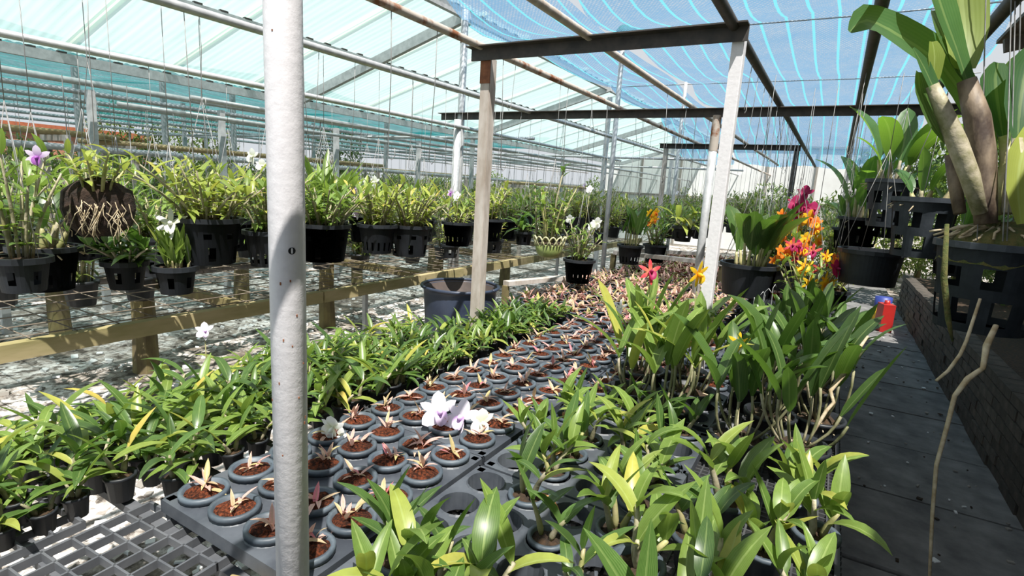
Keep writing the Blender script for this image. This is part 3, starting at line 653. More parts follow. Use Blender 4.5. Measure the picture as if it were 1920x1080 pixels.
def one_cane(p, r0, r1, mt, bulge=False): return canes_mesh([p], r0, r1, mt, 7, 'cane', bulge)

def pot_mesh(rt, rb, h, rim=0.004, mt='pot', n=18, z0=0.0, rimh=0.008):
    b = MB(); b.lathe([(0.001, z0), (rb, z0), (rt, z0 + h - rimh), (rt + rim, z0 + h - rimh), (rt + rim, z0 + h), (rt - 0.003, z0 + h), (rt - 0.005, z0 + h * 0.5)], n); return b.mesh('pot', mt)
def soil_mesh(r, z, mt, n=14, bump=0.006, seed=1):
    b = MB(); g = random.Random(seed); b.lathe([(r, z - 0.004), (r * 0.75, z + 0.002), (r * 0.45, z + 0.005), (r * 0.2, z + 0.006), (0.0005, z + 0.006)], n, 0, (0, 0, 0), bump, g); return b.mesh('soil', mt)

def flower_meshes(mt, lipmt, size=0.05, ruff=0.25, wide=0.75, star=False):
    b = MB()
    for k in range(3): b.leaf(size, size * (0.30 if star else 0.42), 25, -8, 'oval', 5, Matrix.Rotation(PI / 2, 4, 'Y') @ Matrix.Rotation(2 * PI * k / 3, 4, 'Z') @ Matrix.Rotation(PI / 2 - 0.25, 4, 'Y'))
    for k in (0, 1): b.leaf(size, size * (0.3 if star else wide), 20, -6, 'oval', 6, Matrix.Rotation(PI / 2, 4, 'Y') @ Matrix.Rotation(PI / 3 + PI * 0.0 + (2 * PI / 3 * (1 if k else 2)) - (0 if k else 0), 4, 'Z') @ Matrix.Rotation(PI / 2 - 0.35, 4, 'Y'), ruffle=ruff)
    pet = b.mesh('flower', mt)
    b = MB(); b.leaf(size * 0.75, size * 0.6, 80, 40, 'oval', 6, Matrix.Rotation(PI / 2, 4, 'Y') @ Matrix.Rotation(0, 4, 'Z') @ Matrix.Rotation(0.5, 4, 'Y'), ruffle=0.3)
    b.tube([(0, 0, 0), (size * 0.3, 0, 0.0), (size * 0.5, 0, -size * 0.05)], [size * 0.12, size * 0.14, size * 0.05], 7)
    return pet, b.mesh('lip', lipmt)
FL = {'white': flower_meshes('fl_white', 'fl_white', 0.055, 0.15, 0.9), 'lav': flower_meshes('fl_pale', 'fl_lav', 0.055, 0.3, 0.7), 'purple': flower_meshes('fl_lav', 'fl_purple', 0.05, 0.2, 0.6),
      'orange': flower_meshes('fl_orange', 'fl_yellow', 0.045), 'yellow': flower_meshes('fl_yellow', 'fl_orange', 0.05), 'red': flower_meshes('fl_red', 'fl_magenta', 0.05, 0.1, 0.36, True),
      'magenta': flower_meshes('fl_magenta', 'fl_magenta', 0.055, 0.35, 0.85), 'star': flower_meshes('fl_white', 'fl_white', 0.075, 0.0, 0.3, True), 'amber': flower_meshes('fl_yellow', 'fl_yellow', 0.055, 0.1, 0.34, True)}
CAMZ = math.atan2(-0.85, 0.51)
def fspec(key, p, az=None, tilt=0.0, sc=1.0):
    pet, lip = FL[key]; az = CAMZ if az is None else az
    return ('flower', pet, Tm(p, az, tilt, sc), [('lip', lip, None)])
def stem(pts, r=0.002, mt='cane', name='flower_stem'):
    b = MB(); b.tube(pts, r, 5); return (name, b.mesh(name, mt), None, [])

# ------------------------------------------------------------------ pink-leaved seedlings in the trays
pinkpot = pot_mesh(0.0505, 0.040, 0.082, 0.0075, 'pot_rim', 22, -0.064, 0.014)
psoil = [soil_mesh(0.0480, 0.011, 'soil', 16, 0.004, s) for s in range(4)]
def pink_spec(r, rich=1.0):
    sp = [('pot', pinkpot, None, []), ('soil', r.choice(psoil), Tm((0, 0, 0), r.uniform(0, 6)), [])]
    n = r.choice([2, 3, 3]); base = Vector((r.uniform(-0.014, 0.014), r.uniform(-0.014, 0.014), 0.013))
    for c in range(n):
        az = r.uniform(0, 6.3); bb = base + Vector((r.uniform(-0.016, 0.016), r.uniform(-0.016, 0.016), 0)); k = r.choice([2, 3, 3])
        for j in range(k):
            sp.append(('leaf', r.choice(LV['pink']), Tm(bb + Vector((0, 0, 0.006 * j)), az + j * 2.6 + r.uniform(-0.4, 0.4), math.radians(r.uniform(15, 78)), r.uniform(0.034, 0.062)), []))
    return sp
PINK = [pink_spec(random.Random(40 + i)) for i in range(14)]
cnt = 0
RIMZ = BZ + 0.07
cols = [TX + PP * (i + 0.5) for i in range(4)] + [TX + 0.53 + PP * (i + 0.5) for i in range(4)]
rows = []
for ty in (0.635, 1.29, 1.945, 2.60): rows += [ty + PP * (j + 0.5) for j in range(5)]
for j, y in enumerate(rows):
    for i, x in enumerate(cols):
        if i > 3 and y < 1.95: continue
        if i > 5 and y < 2.3: continue
        lab = 'pink-leaved seedling potted in brown husk, %s from the aisle in the %s tray row' % (ORD[i], ORD[j])
        spawn('seedling_pot', lab, 'potted seedling', Tm((x + RD.uniform(-0.003, 0.003), y + RD.uniform(-0.003, 0.003), RIMZ + RD.uniform(0.0, 0.006)), RD.uniform(0, 6.3), 0.0, 1.0), RD.choice(PINK), 'seedling pots in the trays'); cnt += 1
# far pink block: whole plants without separable parts beyond the trays
def pink_far(r, k):
    b = MB()
    b.lathe([(0.03, 0.0), (0.045, 0.07), (0.052, 0.07), (0.052, 0.08), (0.043, 0.08)], 10, 0); b.lathe([(0.043, 0.075), (0.02, 0.08), (0.0005, 0.08)], 10, 1)
    for c in range(12): b.leaf(r.uniform(0.045, 0.085), 0.019, r.uniform(10, 60), 20, 'lance', 3, Tm((r.uniform(-0.025, 0.025), r.uniform(-0.025, 0.025), 0.08), r.uniform(0, 6.3), math.radians(r.uniform(10, 80))), 2 if r.random() < k else 3)
    return b.mesh('far_seedling', ['pot_rim', 'soil', 'leaf_pink', 'leaf'])
FARP = [pink_far(random.Random(70 + i), 0.85) for i in range(6)]
spots = []
y = 3.30
while y < 8.1:
    x = -1.88
    while x < -0.15:
        if not (x > -0.55 and y < 5.4): spots.append((x + RD.uniform(-0.02, 0.02), y + RD.uniform(-0.02, 0.02), round((x + 1.88) / 0.118), round((y - 3.3) / 0.125)))
        x += 0.118
    y += 0.125
rest = MB(); nfar = 300 - cnt
for k, (x, y, ci, ri) in enumerate(spots):
    if k < nfar: solo('seedling_pot', RD.choice(FARP), 'tiny pink-leaved seedling, %s from the aisle in the %s row of the far block' % (ORD[ci], ORD[ri]), 'potted seedling', Tm((x, y, BZ), RD.uniform(0, 6.3), 0, RD.uniform(0.85, 1.15)), 'pink seedlings of the far block')
    else:
        for c in range(7): rest.leaf(RD.uniform(0.04, 0.08), 0.018, RD.uniform(10, 60), 20, 'lance', 3, Tm((x + RD.uniform(-0.03, 0.03), y + RD.uniform(-0.03, 0.03), BZ + 0.07), RD.uniform(0, 6.3), math.radians(RD.uniform(10, 80))), 0 if RD.random() < 0.85 else 1)
        rest.lathe([(0.03, 0.0), (0.05, 0.07), (0.0005, 0.07)], 8, 2, (x, y, BZ))
solo('seedling_mass', rest.mesh('seedling_mass', ['leaf_pink', 'leaf', 'soil'], True), 'mass of tiny pink seedlings at the far end of the bench', 'seedlings', kind='stuff')

# ------------------------------------------------------------------ green seedlings on the aisle side
spot_small = pot_mesh(0.030, 0.023, 0.06, 0.003, 'pot', 12); ssoil = soil_mesh(0.028, 0.052, 'soil_dark', 10, 0.004)
def green_spec(r, key):
    ca, le = cane_plan(r, r.choice([2, 2, 3]), 0.07, 0.016, 0.5, r.choice([3, 4]), 0.128, (22, 78), 0.25)
    sp = [('pot', spot_small, None, []), ('soil', ssoil, None, [])]
    ca = [[p + Vector((0, 0, 0.05)) for p in c] for c in ca]; le = [(p + Vector((0, 0, 0.05)), a, t, L) for p, a, t, L in le]
    for c in ca: sp.append(('cane', one_cane(c, 0.005, 0.003, 'cane_pale', True), None, []))
    return sp + lspec(le, key, r, 'lime', 0.2)
GREEN = [green_spec(random.Random(100 + i), 'lance' if i % 3 else 'lance_deep') for i in range(12)]
gj = 0
y = 0.20
while y < 3.25:
    x = -1.92 if y < 2.25 else -1.70
    xe = -1.44 if y < 0.62 else (-1.385 if y < 2.55 else -1.22)
    if y > 2.62: xe = -1.39
    gi = 0
    while x < xe:
        gl = 'green seedling, %s from the aisle in the %s row of the crowded block' % (ORD[gi], ORD[gj]); gi += 1
        spawn('green_seedling', gl, 'potted orchid', Tm((x + RD.uniform(-0.014, 0.014), y + RD.uniform(-0.014, 0.014), BZ + 0.012), RD.uniform(0, 6.3), RD.uniform(-0.08, 0.08), RD.uniform(0.82, 1.2) * (1.0 if y < 1.6 else 0.85)), RD.choice(GREEN), 'green seedlings beside the aisle')
        x += 0.083
    y += 0.083; gj += 1

# ------------------------------------------------------------------ larger green orchids on the walkway side
dpot = pot_mesh(0.046, 0.036, 0.085, 0.0075, 'pot_rim', 20, 0, 0.012); dsoil = [soil_mesh(0.0435, 0.072, 'soil_dark', 14, 0.007, s) for s in (5, 6)]
def dend_spec(r, key, L=0.145, nc=None, h=0.105):
    ca, le = cane_plan(r, nc or r.choice([2, 3]), h, 0.02, 0.4, r.choice([3, 4, 4]), L, (12, 66), 0.45)
    up = Vector((0, 0, 0.07)); sp = [('pot', dpot, None, []), ('soil', r.choice(dsoil), None, [])]
    for c in ca: sp.append(('cane', one_cane([p + up for p in c], 0.0065, 0.0045, 'cane_pale' if r.random() < 0.6 else 'cane', True), None, []))
    sp += lspec([(p + up, a, t, l) for p, a, t, l in le], key, r, 'lime', 0.07)
    if r.random() < 0.25: sp.append(('dry_leaf', r.choice(LV['dry']), Tm((0.02, 0.01, 0.09), r.uniform(0, 6), 1.3, 0.08), []))
    return sp
DEND = [dend_spec(random.Random(200 + i), 'wide' if i % 3 else 'wide_deep') for i in range(12)]
dx = [-0.79 + PP * (i + 0.5) for i in range(4)]
skip = {(0, 0), (0, 2), (0, 4), (2, 2), (1, 2), (3, 3), (1, 3), (0, 3), (0, 1), (3, 1), (2, 4), (0, 5), (2, 6), (0, 7), (1, 8), (3, 8), (0, 9), (2, 5)}
for j in range(10):
    for i in range(4):
        if (i, j) in skip: continue
        y = (0.60 + PP * (j + 0.5)) if j < 5 else (1.26 + PP * (j - 5 + 0.5))
        lab = 'leafy orchid in the front trays, %s row, %s from the pipe post side' % (ORD[j], ORD[i])
        s = RD.uniform(0.9, 1.06) * (1.06 if j < 2 else 1)
        spawn('potted_orchid', lab, 'potted orchid', Tm((dx[i] + RD.uniform(-0.004, 0.004), y, BZ + 0.082 - 0.085 * s), RD.uniform(0, 6.3), 0, s), RD.choice(DEND), 'green orchids in the front trays')
loose = [(-0.26, 1.06), (-0.10, 1.02), (0.05, 1.14), (-0.18, 1.25), (-0.03, 1.30), (0.07, 1.44), (-0.14, 1.45), (0.02, 1.60), (0.06, 0.93), (-0.16, 0.85)]
for k, (x, y) in enumerate(loose):
    spawn('potted_orchid', 'leafy orchid in a loose round pot by the walkway, %s from the front' % ORD[sorted(q[1] for q in loose).index(y)], 'potted orchid',
          Tm((x, y, BZ + 0.001), RD.uniform(0, 6.3), 0, RD.uniform(1.0, 1.25)), RD.choice(DEND), 'loose orchids on the grating')
# ------------------------------------------------------------------ tall thick-leaved orchids
bpot = pot_mesh(0.085, 0.065, 0.12, 0.008, 'pot', 22, 0, 0.014); bsoil = soil_mesh(0.078, 0.105, 'soil_dark', 16, 0.012, 9)
def roots_mesh(r, n, rad, z, down, name='roots', mt='root', rr=0.0022):
    b = MB()
    for k in range(n):
        a = r.uniform(0, 6.3); p = Vector((rad * 0.4 * math.cos(a), rad * 0.4 * math.sin(a), z)); pts = [p]; o = Vector((math.cos(a), math.sin(a), 0))
        for q in range(4):
            p = p + o * rad * r.uniform(0.1, 0.3) + Vector((r.uniform(-0.01, 0.01), r.uniform(-0.01, 0.01), down * r.uniform(0.05, 0.4) * (-1 if q else 0.4))); pts.append(p)
        b.tube(pts, rr, 5)
    return b.mesh(name, mt)
def catt_spec(r, nc=9, h=0.22, L=0.23, key='strap', spread=0.06, lean=0.38, leaf2=0.5, pot=None, soil=None, z=0.105):
    sp = [('pot', pot or bpot, None, []), ('soil', soil or bsoil, None, [])]
    for i in range(nc):
        az = 2 * PI * i / nc + r.uniform(-0.4, 0.4); sd = spread * r.uniform(0.1, 1); ln = lean * r.uniform(0.1, 1.2); hh = h * r.uniform(0.65, 1.1)
        o = Vector((math.cos(az), math.sin(az), 0)); p0 = o * sd + Vector((0, 0, z)); p1 = p0 + o * hh * math.sin(ln) + Vector((0, 0, hh * math.cos(ln)))
        c = [p0.lerp(p1, t) + o * 0.015 * math.sin(PI * t) for t in (0, 0.25, 0.5, 0.75, 1)]
        sp.append(('cane', one_cane(c, 0.0042, 0.0045, 'cane_pale' if r.random() < 0.35 else 'cane_grey'), None, []))
        for q in range(2 if r.random() < leaf2 else 1):
            sp.append(('leaf', r.choice(LV[key]), Tm(p1, az + (0 if q == 0 else PI) + r.uniform(-0.5, 0.5), ln * 0.7 + r.uniform(-0.1, 0.25) + 0.12 * q, L * r.uniform(0.75, 1.15)), []))
    sp.append(('roots', roots_mesh(r, 9, spread * 1.2, z, 0.03), None, []))
    return sp
CATT = [catt_spec(random.Random(300 + i), 8 + i % 2, 0.20, 0.25, leaf2=0.35, lean=0.5) for i in range(5)]
CATL = [catt_spec(random.Random(320 + i), 8, 0.17, 0.25, 'strap_mid', 0.05, 0.35, 0.7) for i in range(3)]
tall = [(-0.17, 1.84, 0, 1.0, 'nearest the grating gap'), (0.00, 1.88, 1, 1.05, 'leaning over the walkway edge, nearest the viewer'), (-0.10, 2.12, 2, 1.0, 'just behind the two front clumps'), (0.05, 2.20, 3, 1.0, 'second along the walkway edge'),
        (-0.20, 2.42, 4, 0.95, 'in the middle of the walkway row'), (0.02, 2.55, 0, 1.0, 'third along the walkway edge'), (-0.12, 2.82, 1, 0.9, 'half hidden behind the middle clump'), (0.05, 2.95, 2, 0.95, 'fourth along the walkway edge'),
        (-0.05, 3.3, 3, 0.9, 'furthest back, below the orange flowers')]
for x, y, k, s, l in tall: spawn('cattleya_clump', 'dark strap-leaved orchid clump ' + l, 'potted orchid', Tm((x, y, BZ + 0.001), RD.uniform(0, 6.3), 0, s), CATT[k], 'strap-leaved clumps by the walkway')
tall2 = [(-0.44, 1.92, 0, 1.05, 'in the black pot at the corner of the grating'), (-0.60, 2.02, 1, 1.0, 'beside the corner pot, nearer the pink seedlings'), (-0.40, 2.16, 2, 1.05, 'in front of the pale angle-iron post'), (-0.63, 2.26, 0, 1.1, 'under the red star flower'), (-0.47, 2.40, 1, 1.0, 'behind the others at the foot of the pale post')]
for x, y, k, s, l in tall2: spawn('cattleya_clump', 'fresh green strap-leaved clump ' + l, 'potted orchid', Tm((x, y, BZ + 0.001), RD.uniform(0, 6.3), 0, s), CATL[k], 'upright clumps at the pale post')
def spike(label, x, y, z0, h, flowers, cat='flower spike', lean=(0, 0), group=None, r=0.0022):
    e = thing('flower_spike', label, cat, Tm((x, y, z0)), group)
    b = MB(); b.tube([(0, 0, 0), (lean[0] * 0.4, lean[1] * 0.4, h * 0.5), (lean[0], lean[1], h)], r, 5); part('stem', b.mesh('stem', 'cane'), e)
    for key, p, s in flowers:
        nm, me, mt, kids = fspec(key, p, CAMZ + RD.uniform(-0.7, 0.7), RD.uniform(-0.5, 0.2), s); o = part(nm, me, e, mt)
        for kn, km, kp in kids: part(kn, km, o, kp)
    return e
spike('red star-shaped orchid flower on a tall stem above the upright clumps', -0.63, 2.24, BZ + 0.1, 0.46, [('red', (0, -0.01, 0.46), 1.15)])
spike('amber star-shaped orchid flower at the foot of the pale angle post', -0.45, 2.30, BZ + 0.1, 0.47, [('amber', (0, -0.01, 0.47), 1.1)])
spike('small amber orchid flower in front of the dark strap leaves', -0.22, 1.95, BZ + 0.1, 0.30, [('amber', (0, -0.01, 0.30), 0.75)])
spike('white and lavender double bloom lying over the pink seedling pots', -1.04, 1.36, RIMZ + 0.01, 0.045, [('lav', (0, 0, 0.045), 1.3), ('lav', (0.08, 0.02, 0.04), 1.2), ('white', (0.14, 0.05, 0.03), 0.9)])
spike('single white bloom drooping onto the near seedling tray', -1.235, 1.085, RIMZ + 0.01, 0.03, [('white', (0, 0, 0.035), 0.85), ('white', (0.01, 0.02, 0.0), 0.6)])
spike('pale lilac flower standing above the green seedlings at the aisle edge', -1.86, 1.06, BZ + 0.06, 0.25, [('lav', (0, 0, 0.25), 0.62)])
for k, (x, y, rz) in enumerate(((-0.70, 0.80, 2.2), (-0.60, 0.70, 4.0))):
    spawn('potted_orchid', ('broad-leaved orchid leaning beside the silver pipe post at the tray edge', 'upright broad-leaved orchid in the nearest tray hole')[k], 'potted orchid', Tm((x, y, BZ - 0.012 + 0.0 * k), rz, 0, 1.15 if k else 1.1), DEND[3 + k], 'green orchids in the front trays')
spike('white flower low among the far pink seedlings', -1.0, 3.0, BZ + 0.1, 0.12, [('star', (0, 0, 0.12), 0.7)])

b = MB(); b.tube([(0.03, 1.98, 0.72), (0.068, 2.03, 0.823), (0.085, 2.05, 0.85), (0.07, 2.06, 0.885), (0.10, 2.12, 0.93), (0.125, 2.18, 0.99), (0.16, 2.26, 1.05)], [0.006, 0.006, 0.006, 0.007, 0.008, 0.007, 0.004], 7)
solo('dry_stem', b.mesh('dry_stem', 'root'), 'pale twisted dry stem rising among the dark strap leaves', 'stem')
# ------------------------------------------------------------------ hanging pots
def slotted(rt, rb, h, slots, t=0.004, mt='pot', ns=48, rim=0.012, rimh=0.022, name='pot'):
    bm = bmesh.new(); zs = sorted(set([0.0, h] + [z for s in slots for z in s[:2]])); grid = []
    for z in zs:
        r = rb + (rt - rb) * z / h
        grid.append([bm.verts.new((r * math.cos(2 * PI * j / ns), r * math.sin(2 * PI * j / ns), z)) for j in range(ns)])
    for i in range(len(zs) - 1):
        zm = (zs[i] + zs[i + 1]) / 2; sl = [s for s in slots if s[0] < zm < s[1]]
        for j in range(ns):
            if any((j + s[4]) % s[2] < s[3] for s in sl): continue
            bm.faces.new((grid[i][j], grid[i][(j + 1) % ns], grid[i + 1][(j + 1) % ns], grid[i + 1][j]))
    bm.faces.new(list(reversed(grid[0])))
    bmesh.ops.solidify(bm, geom=bm.faces[:], thickness=t)
    me = bpy.data.meshes.new(name); bm.to_mesh(me); bm.free()
    b = MB(); b.v = [tuple(v.co) for v in me.vertices]; b.f = [tuple(p.vertices) for p in me.polygons]; b.m = [0] * len(b.f); bpy.data.meshes.remove(me)
    b.lathe([(rt, h - rimh), (rt + rim, h - rimh), (rt + rim, h), (rt - 0.004, h), (rt - 0.005, h - rimh)], ns // 2)
    return b.mesh(name, mt, False)
POT30 = slotted(0.145, 0.115, 0.22, [(0.02, 0.085, 8, 2, 0), (0.125, 0.15, 6, 2, 3)])
POT20 = slotted(0.120, 0.092, 0.19, [(0.0201, 0.075, 3, 1, 0)], ns=48)
POT15 = slotted(0.085, 0.065, 0.13, [(0.03, 0.08, 6, 2, 0)], ns=36)
POTBIG = slotted(0.165, 0.130, 0.31, [(0.03, 0.115, 6, 3, 0), (0.155, 0.225, 6, 3, 2)], 0.006, 'pot_old')
POTMID = slotted(0.135, 0.105, 0.28, [(0.03, 0.10, 6, 3, 0), (0.14, 0.21, 6, 3, 2)], 0.006, 'pot_old')
HS = {id(POT30): (0.138, 0.20, 0.155), id(POT20): (0.114, 0.17, 0.13), id(POT15): (0.08, 0.115, 0.095), id(POTBIG): (0.155, 0.28, 0.175), id(POTMID): (0.127, 0.25, 0.145)}
_sc = {}
def potsoil(p):
    if id(p) not in _sc: r, z, _ = HS[id(p)]; _sc[id(p)] = soil_mesh(r, z, 'soil_dark', 18, 0.012, 3)
    return _sc[id(p)]
def hanger(rt, h, top, n=3, mt='wire', r=0.0016):
    b = MB(); ap = h + min(0.55, (top - h) * 0.75)
    for k in range(n):
        a = 2 * PI * k / n + 0.3; b.tube([(rt * math.cos(a), rt * math.sin(a), h - 0.01), (rt * 0.5 * math.cos(a), rt * 0.5 * math.sin(a), h + (ap - h) * 0.5), (0, 0, ap)], r, 4)
    b.tube([(0, 0, ap), (0, 0, top)], r, 4)
    return b.mesh('hanger', mt)
def bush_spec(pot, r, nc, h, nl, L, W=0.24, mt='leaf', spread=0.09, lean=0.6, tilt=(20, 80), shape='lance', cmt='cane_pale', bend=(15, 70), cr0=0.006):
    rr, z, _ = HS[id(pot)]
    ca, le = cane_plan(r, nc, h, spread, lean, nl, L, tilt, 0.12)
    up = Vector((0, 0, z))
    return [('pot', pot, None, []), ('soil', potsoil(pot), None, []), ('canes', canes_mesh([[p + up for p in c] for c in ca], cr0, cr0 * 0.6, cmt, 5), None, []),
            ('foliage', joined([(p + up, a, t, l) for p, a, t, l in le], shape, W, mt, r, 4, bend), None, [])]
def hang(label, pot, spec, x, y, zr, top=2.18, rz=None, sc=1.0, flowers=(), group='pots hanging in rows', cat='hanging orchid', n=3, name='hanging_orchid'):
    h = HS[id(pot)][1] + 0.02; z = zr - h
    sp = list(spec) + [('hanger', hanger(HS[id(pot)][2] - 0.01, h, top - z, n), Matrix.Rotation(-(rz or 0), 4, 'Z'), [])]
    e = spawn(name, label, cat, Tm((x, y, z), rz or 0.0), sp, group)
    for key, p, s in flowers:
        pv = Matrix.Rotation(-(rz or 0), 3, 'Z') @ Vector(p)
        nm, me, mt, kids = fspec(key, pv + Vector((0, 0, h)), CAMZ - (rz or 0) + RD.uniform(-0.5, 0.5), RD.uniform(-0.3, 0.2), s); o = part(nm, me, e, mt)
        for kn, km, kp in kids: part(kn, km, o, kp)
        b = MB(); b.tube([(pv.x * 0.3, pv.y * 0.3, h - 0.02), tuple(Vector((pv.x * 0.8, pv.y * 0.8, h + pv.z * 0.7))), tuple(pv + Vector((0, 0, h)))], 0.002, 4); part('flower_stem', b.mesh('flower_stem', 'cane'), e)
    return e
r_ = random.Random
S_bush = [bush_spec(POT30, r_(400 + i), 26, 0.24, 7, 0.125, 0.24, 'leaf_lime' if i % 2 == 0 else 'leaf', 0.11, 0.75) for i in range(4)]
S_tallb = bush_spec(POT30, r_(420), 22, 0.10, 3, 0.42, 0.10, 'leaf', 0.10, 0.5, (4, 40), 'strap', 'cane', (10, 50))
S_med = [bush_spec(POT20, r_(430 + i), 18, 0.28, 8, 0.11, 0.26, 'leaf' if i else 'leaf_lime', 0.07, 0.5) for i in range(3)]
S_sml = [bush_spec(POT15, r_(440 + i), 9, 0.17, 5, 0.095, 0.22, 'leaf_lime', 0.05, 0.7) for i in range(3)]
hang('big black slotted pot of lime-green orchids with cream flowers, right of the root-covered slab', POT30, S_bush[0], -2.60, 1.52, 1.265, rz=0.5, flowers=[('white', (0.13, 0.16, 0.30), 0.75), ('white', (0.17, 0.18, 0.26), 0.6)])
hang('smaller black pot half hidden beside the silver post, one white flower', POT20, S_med[1], -2.60, 1.85, 1.19, rz=1.5, flowers=[('white', (0.02, 0.02, 0.21), 0.55)])
hang('black slotted pot with long grassy leaves just past the silver post', POT30, S_bush[1], -2.60, 2.22, 1.215, rz=2.0)
e = hang('tall grassy strap-leaved orchid in a black pot, behind the row past the silver post', POT30, S_tallb, -2.95, 2.52, 1.20, top=2.18, rz=2.0)
hang('black slotted pot with pale lilac flowers at its side, touching its neighbour', POT20, S_med[0], -2.60, 2.66, 1.20, rz=0.8, flowers=[('lav', (-0.16, -0.02, 0.06), 0.9), ('lav', (-0.13, -0.05, 0.15), 0.8), ('white', (-0.03, 0, 0.27), 0.8), ('lav', (-0.2, 0.0, 0.22), 0.7)])
hang('black slotted pot of bright green orchids, next after the lilac-flowered one', POT30, S_bush[2], -2.60, 2.98, 1.185, rz=1.2)
hang('black pot of reddish young orchids before the ridge pole', POT20, S_med[2], -2.95, 3.5, 1.20, rz=0.2)
hang('dark green pot of yellowish orchids with lilac flowers beside the weathered post', POT20, S_sml and bush_spec(POT20, r_(455), 12, 0.12, 4, 0.11, 0.2, 'leaf_lime', 0.07, 0.8), -2.57, 3.52, 1.195, rz=0.6, flowers=[('purple', (-0.08, 0.0, 0.22), 0.8), ('white', (-0.02, 0.0, 0.20), 0.7)])
hang('tall black slotted pot behind the weathered post', POT20, S_med[0], -2.57, 3.98, 1.21, rz=2.4)
hang('black pot with broad drooping leaves, before the green ceramic bowl', POT15, bush_spec(POT15, r_(460), 8, 0.10, 3, 0.24, 0.2, 'leaf_deep', 0.05, 0.7, (10, 70), 'strap', 'cane', (40, 110)), -2.57, 4.6, 1.08, rz=0)
hang('small black pot low under the yellowish orchids', POT15, S_sml[0], -2.75, 4.35, 1.0, rz=1.0)
hang('small square black pot low beside the ridge pole', POT15, S_sml[2], -3.15, 4.2, 0.92, rz=1.0)
hang('black pot of white-flowered orchid, bare slots near its base, over the pink seedlings', POT20, bush_spec(POT20, r_(470), 18, 0.27, 7, 0.085, 0.26, 'leaf', 0.06, 0.55), -1.72, 4.02, 0.955, top=2.2, rz=0.3, flowers=[('white', (0.10, 0.06, 0.29), 1.0), ('white', (-0.09, -0.04, 0.31), 0.75), ('white', (0.05, 0.08, 0.26), 0.8), ('white', (0.02, 0.05, 0.55), 0.7)])
hang('black pot with dark paddle leaves and a deep yellow flower head', POT20, [('pot', POT20, None, []), ('soil', potsoil(POT20), None, []), ('canes', canes_mesh([[(0.02 * i - 0.06, 0.01 * (i % 3), 0.17 + 0.05 * k) for k in range(5)] for i in range(7)], 0.006, 0.005, 'cane', 5), None, []),
     ('foliage', joined([(Vector((0.025 * i - 0.08, 0.02 * (i % 3) - 0.02, 0.30)), i * 0.9, 0.15 + 0.1 * (i % 3), 0.30) for i in range(9)], 'strap', 0.22, 'leaf_deep', r_(5), 6, (8, 35)), None, [])],
     -1.72, 5.28, 0.99, top=2.2, rz=0.0, flowers=[('yellow', (0.17, 0.10, 0.27), 1.1), ('yellow', (0.19, 0.10, 0.33), 1.1), ('yellow', (0.14, 0.08, 0.32), 1.0), ('yellow', (0.20, 0.08, 0.26), 0.9), ('orange', (0.16, 0.07, 0.22), 0.9)])
hang('black pot tucked behind the yellow-flowered one', POT20, S_med[1], -1.60, 5.75, 0.98, top=2.2, rz=1.0)
hang('small black pot with a pale collar and rusty leaves hanging over the pink seedlings', POT15, bush_spec(POT15, r_(480), 6, 0.10, 3, 0.22, 0.2, 'leaf_lime', 0.05, 0.9, (10, 80), 'strap', 'cane_pale', (30, 90)), -1.11, 4.8, 1.25, top=2.2)
b = MB(); b.tube([(-3.25, -1, 2.02), (-3.25, 4, 2.03), (-3.25, 9, 2.02)], 0.018, 8); solo('hanging_pipe', b.mesh('hanging_pipe', 'steel'), 'thin grey pipe just behind the row of big black pots', 'pipe', group='overhead pipes')
for k, y in enumerate((0.95, 1.3, 1.62, 2.05, 2.4, 2.85, 3.2, 3.9, 4.5, 4.95, 5.4, 5.9, 6.5, 7.1)):
    q = S_med[k % 3] if k % 2 else S_bush[(k + 3) % 4]; hang('leafy pot in the second hanging row behind the big black pots, %s from the front' % ORD[k], POT20 if k % 2 else POT30, q, -3.25, y, 1.16 + 0.05 * math.sin(k * 2.3), top=2.02, rz=k * 1.1, group='second row of hanging pots')
# green ceramic bowl
bowl = thing('hanging_orchid', 'olive green ceramic bowl with a looped cream rim, tall leafy canes hanging over the bench', 'hanging orchid', Tm((-1.72, 3.46, 1.02)), 'pots hanging in rows')
b = MB(); b.lathe([(0.001, 0), (0.07, 0.0), (0.085, 0.02), (0.105, 0.085), (0.10, 0.09), (0.08, 0.03)], 28); part('bowl', b.mesh('bowl', 'ceramic'), bowl)
b = MB()
for k in range(14):
    a0 = 2 * PI * k / 14; pts = []
    for q in range(9):
        t = q / 8; a = a0 + (t - 0.5) * 0.72; r = 0.103 + 0.012 * math.sin(PI * t); pts.append((r * math.cos(a), r * math.sin(a), 0.08 + 0.065 * math.sin(PI * t)))
    b.tube(pts, 0.006, 6)
part('looped_rim', b.mesh('looped_rim', 'ceramic_rim'), bowl)
part('soil', soil_mesh(0.095, 0.10, 'soil_dark', 16, 0.012, 8), bowl)
ca, le = cane_plan(r_(77), 12, 0.36, 0.05, 0.35, 8, 0.10, (25, 75), 0.2)
part('canes', canes_mesh([[p + Vector((0, 0, 0.1)) for p in c] for c in ca], 0.006, 0.004, 'cane', 5), bowl)
part('foliage', joined([(p + Vector((0, 0, 0.1)), a, t, l) for p, a, t, l in le], 'lance', 0.26, 'leaf', r_(78), 4), bowl)
b = MB(); b.tube([(0.02, 0, 0.1), (0.03, 0, 0.4), (0.06, 0.02, 0.62)], 0.006, 5); b.tube([(-0.1, 0, 0.1), (-0.13, 0.0, 0.35), (-0.15, 0, 0.5)], 0.006, 5); part('bare_cane', b.mesh('bare_cane', 'cane_pale'), bowl)
part('foliage', joined([(Vector((0.06, 0.02, 0.56 + 0.02 * k)), k * 2.4, 0.6, 0.07) for k in range(4)] + [(Vector((-0.14, 0, 0.30 + 0.03 * k)), k * 2.8, 0.8, 0.06) for k in range(8)], 'lance', 0.4, 'leaf_deep', r_(79), 4), bowl)
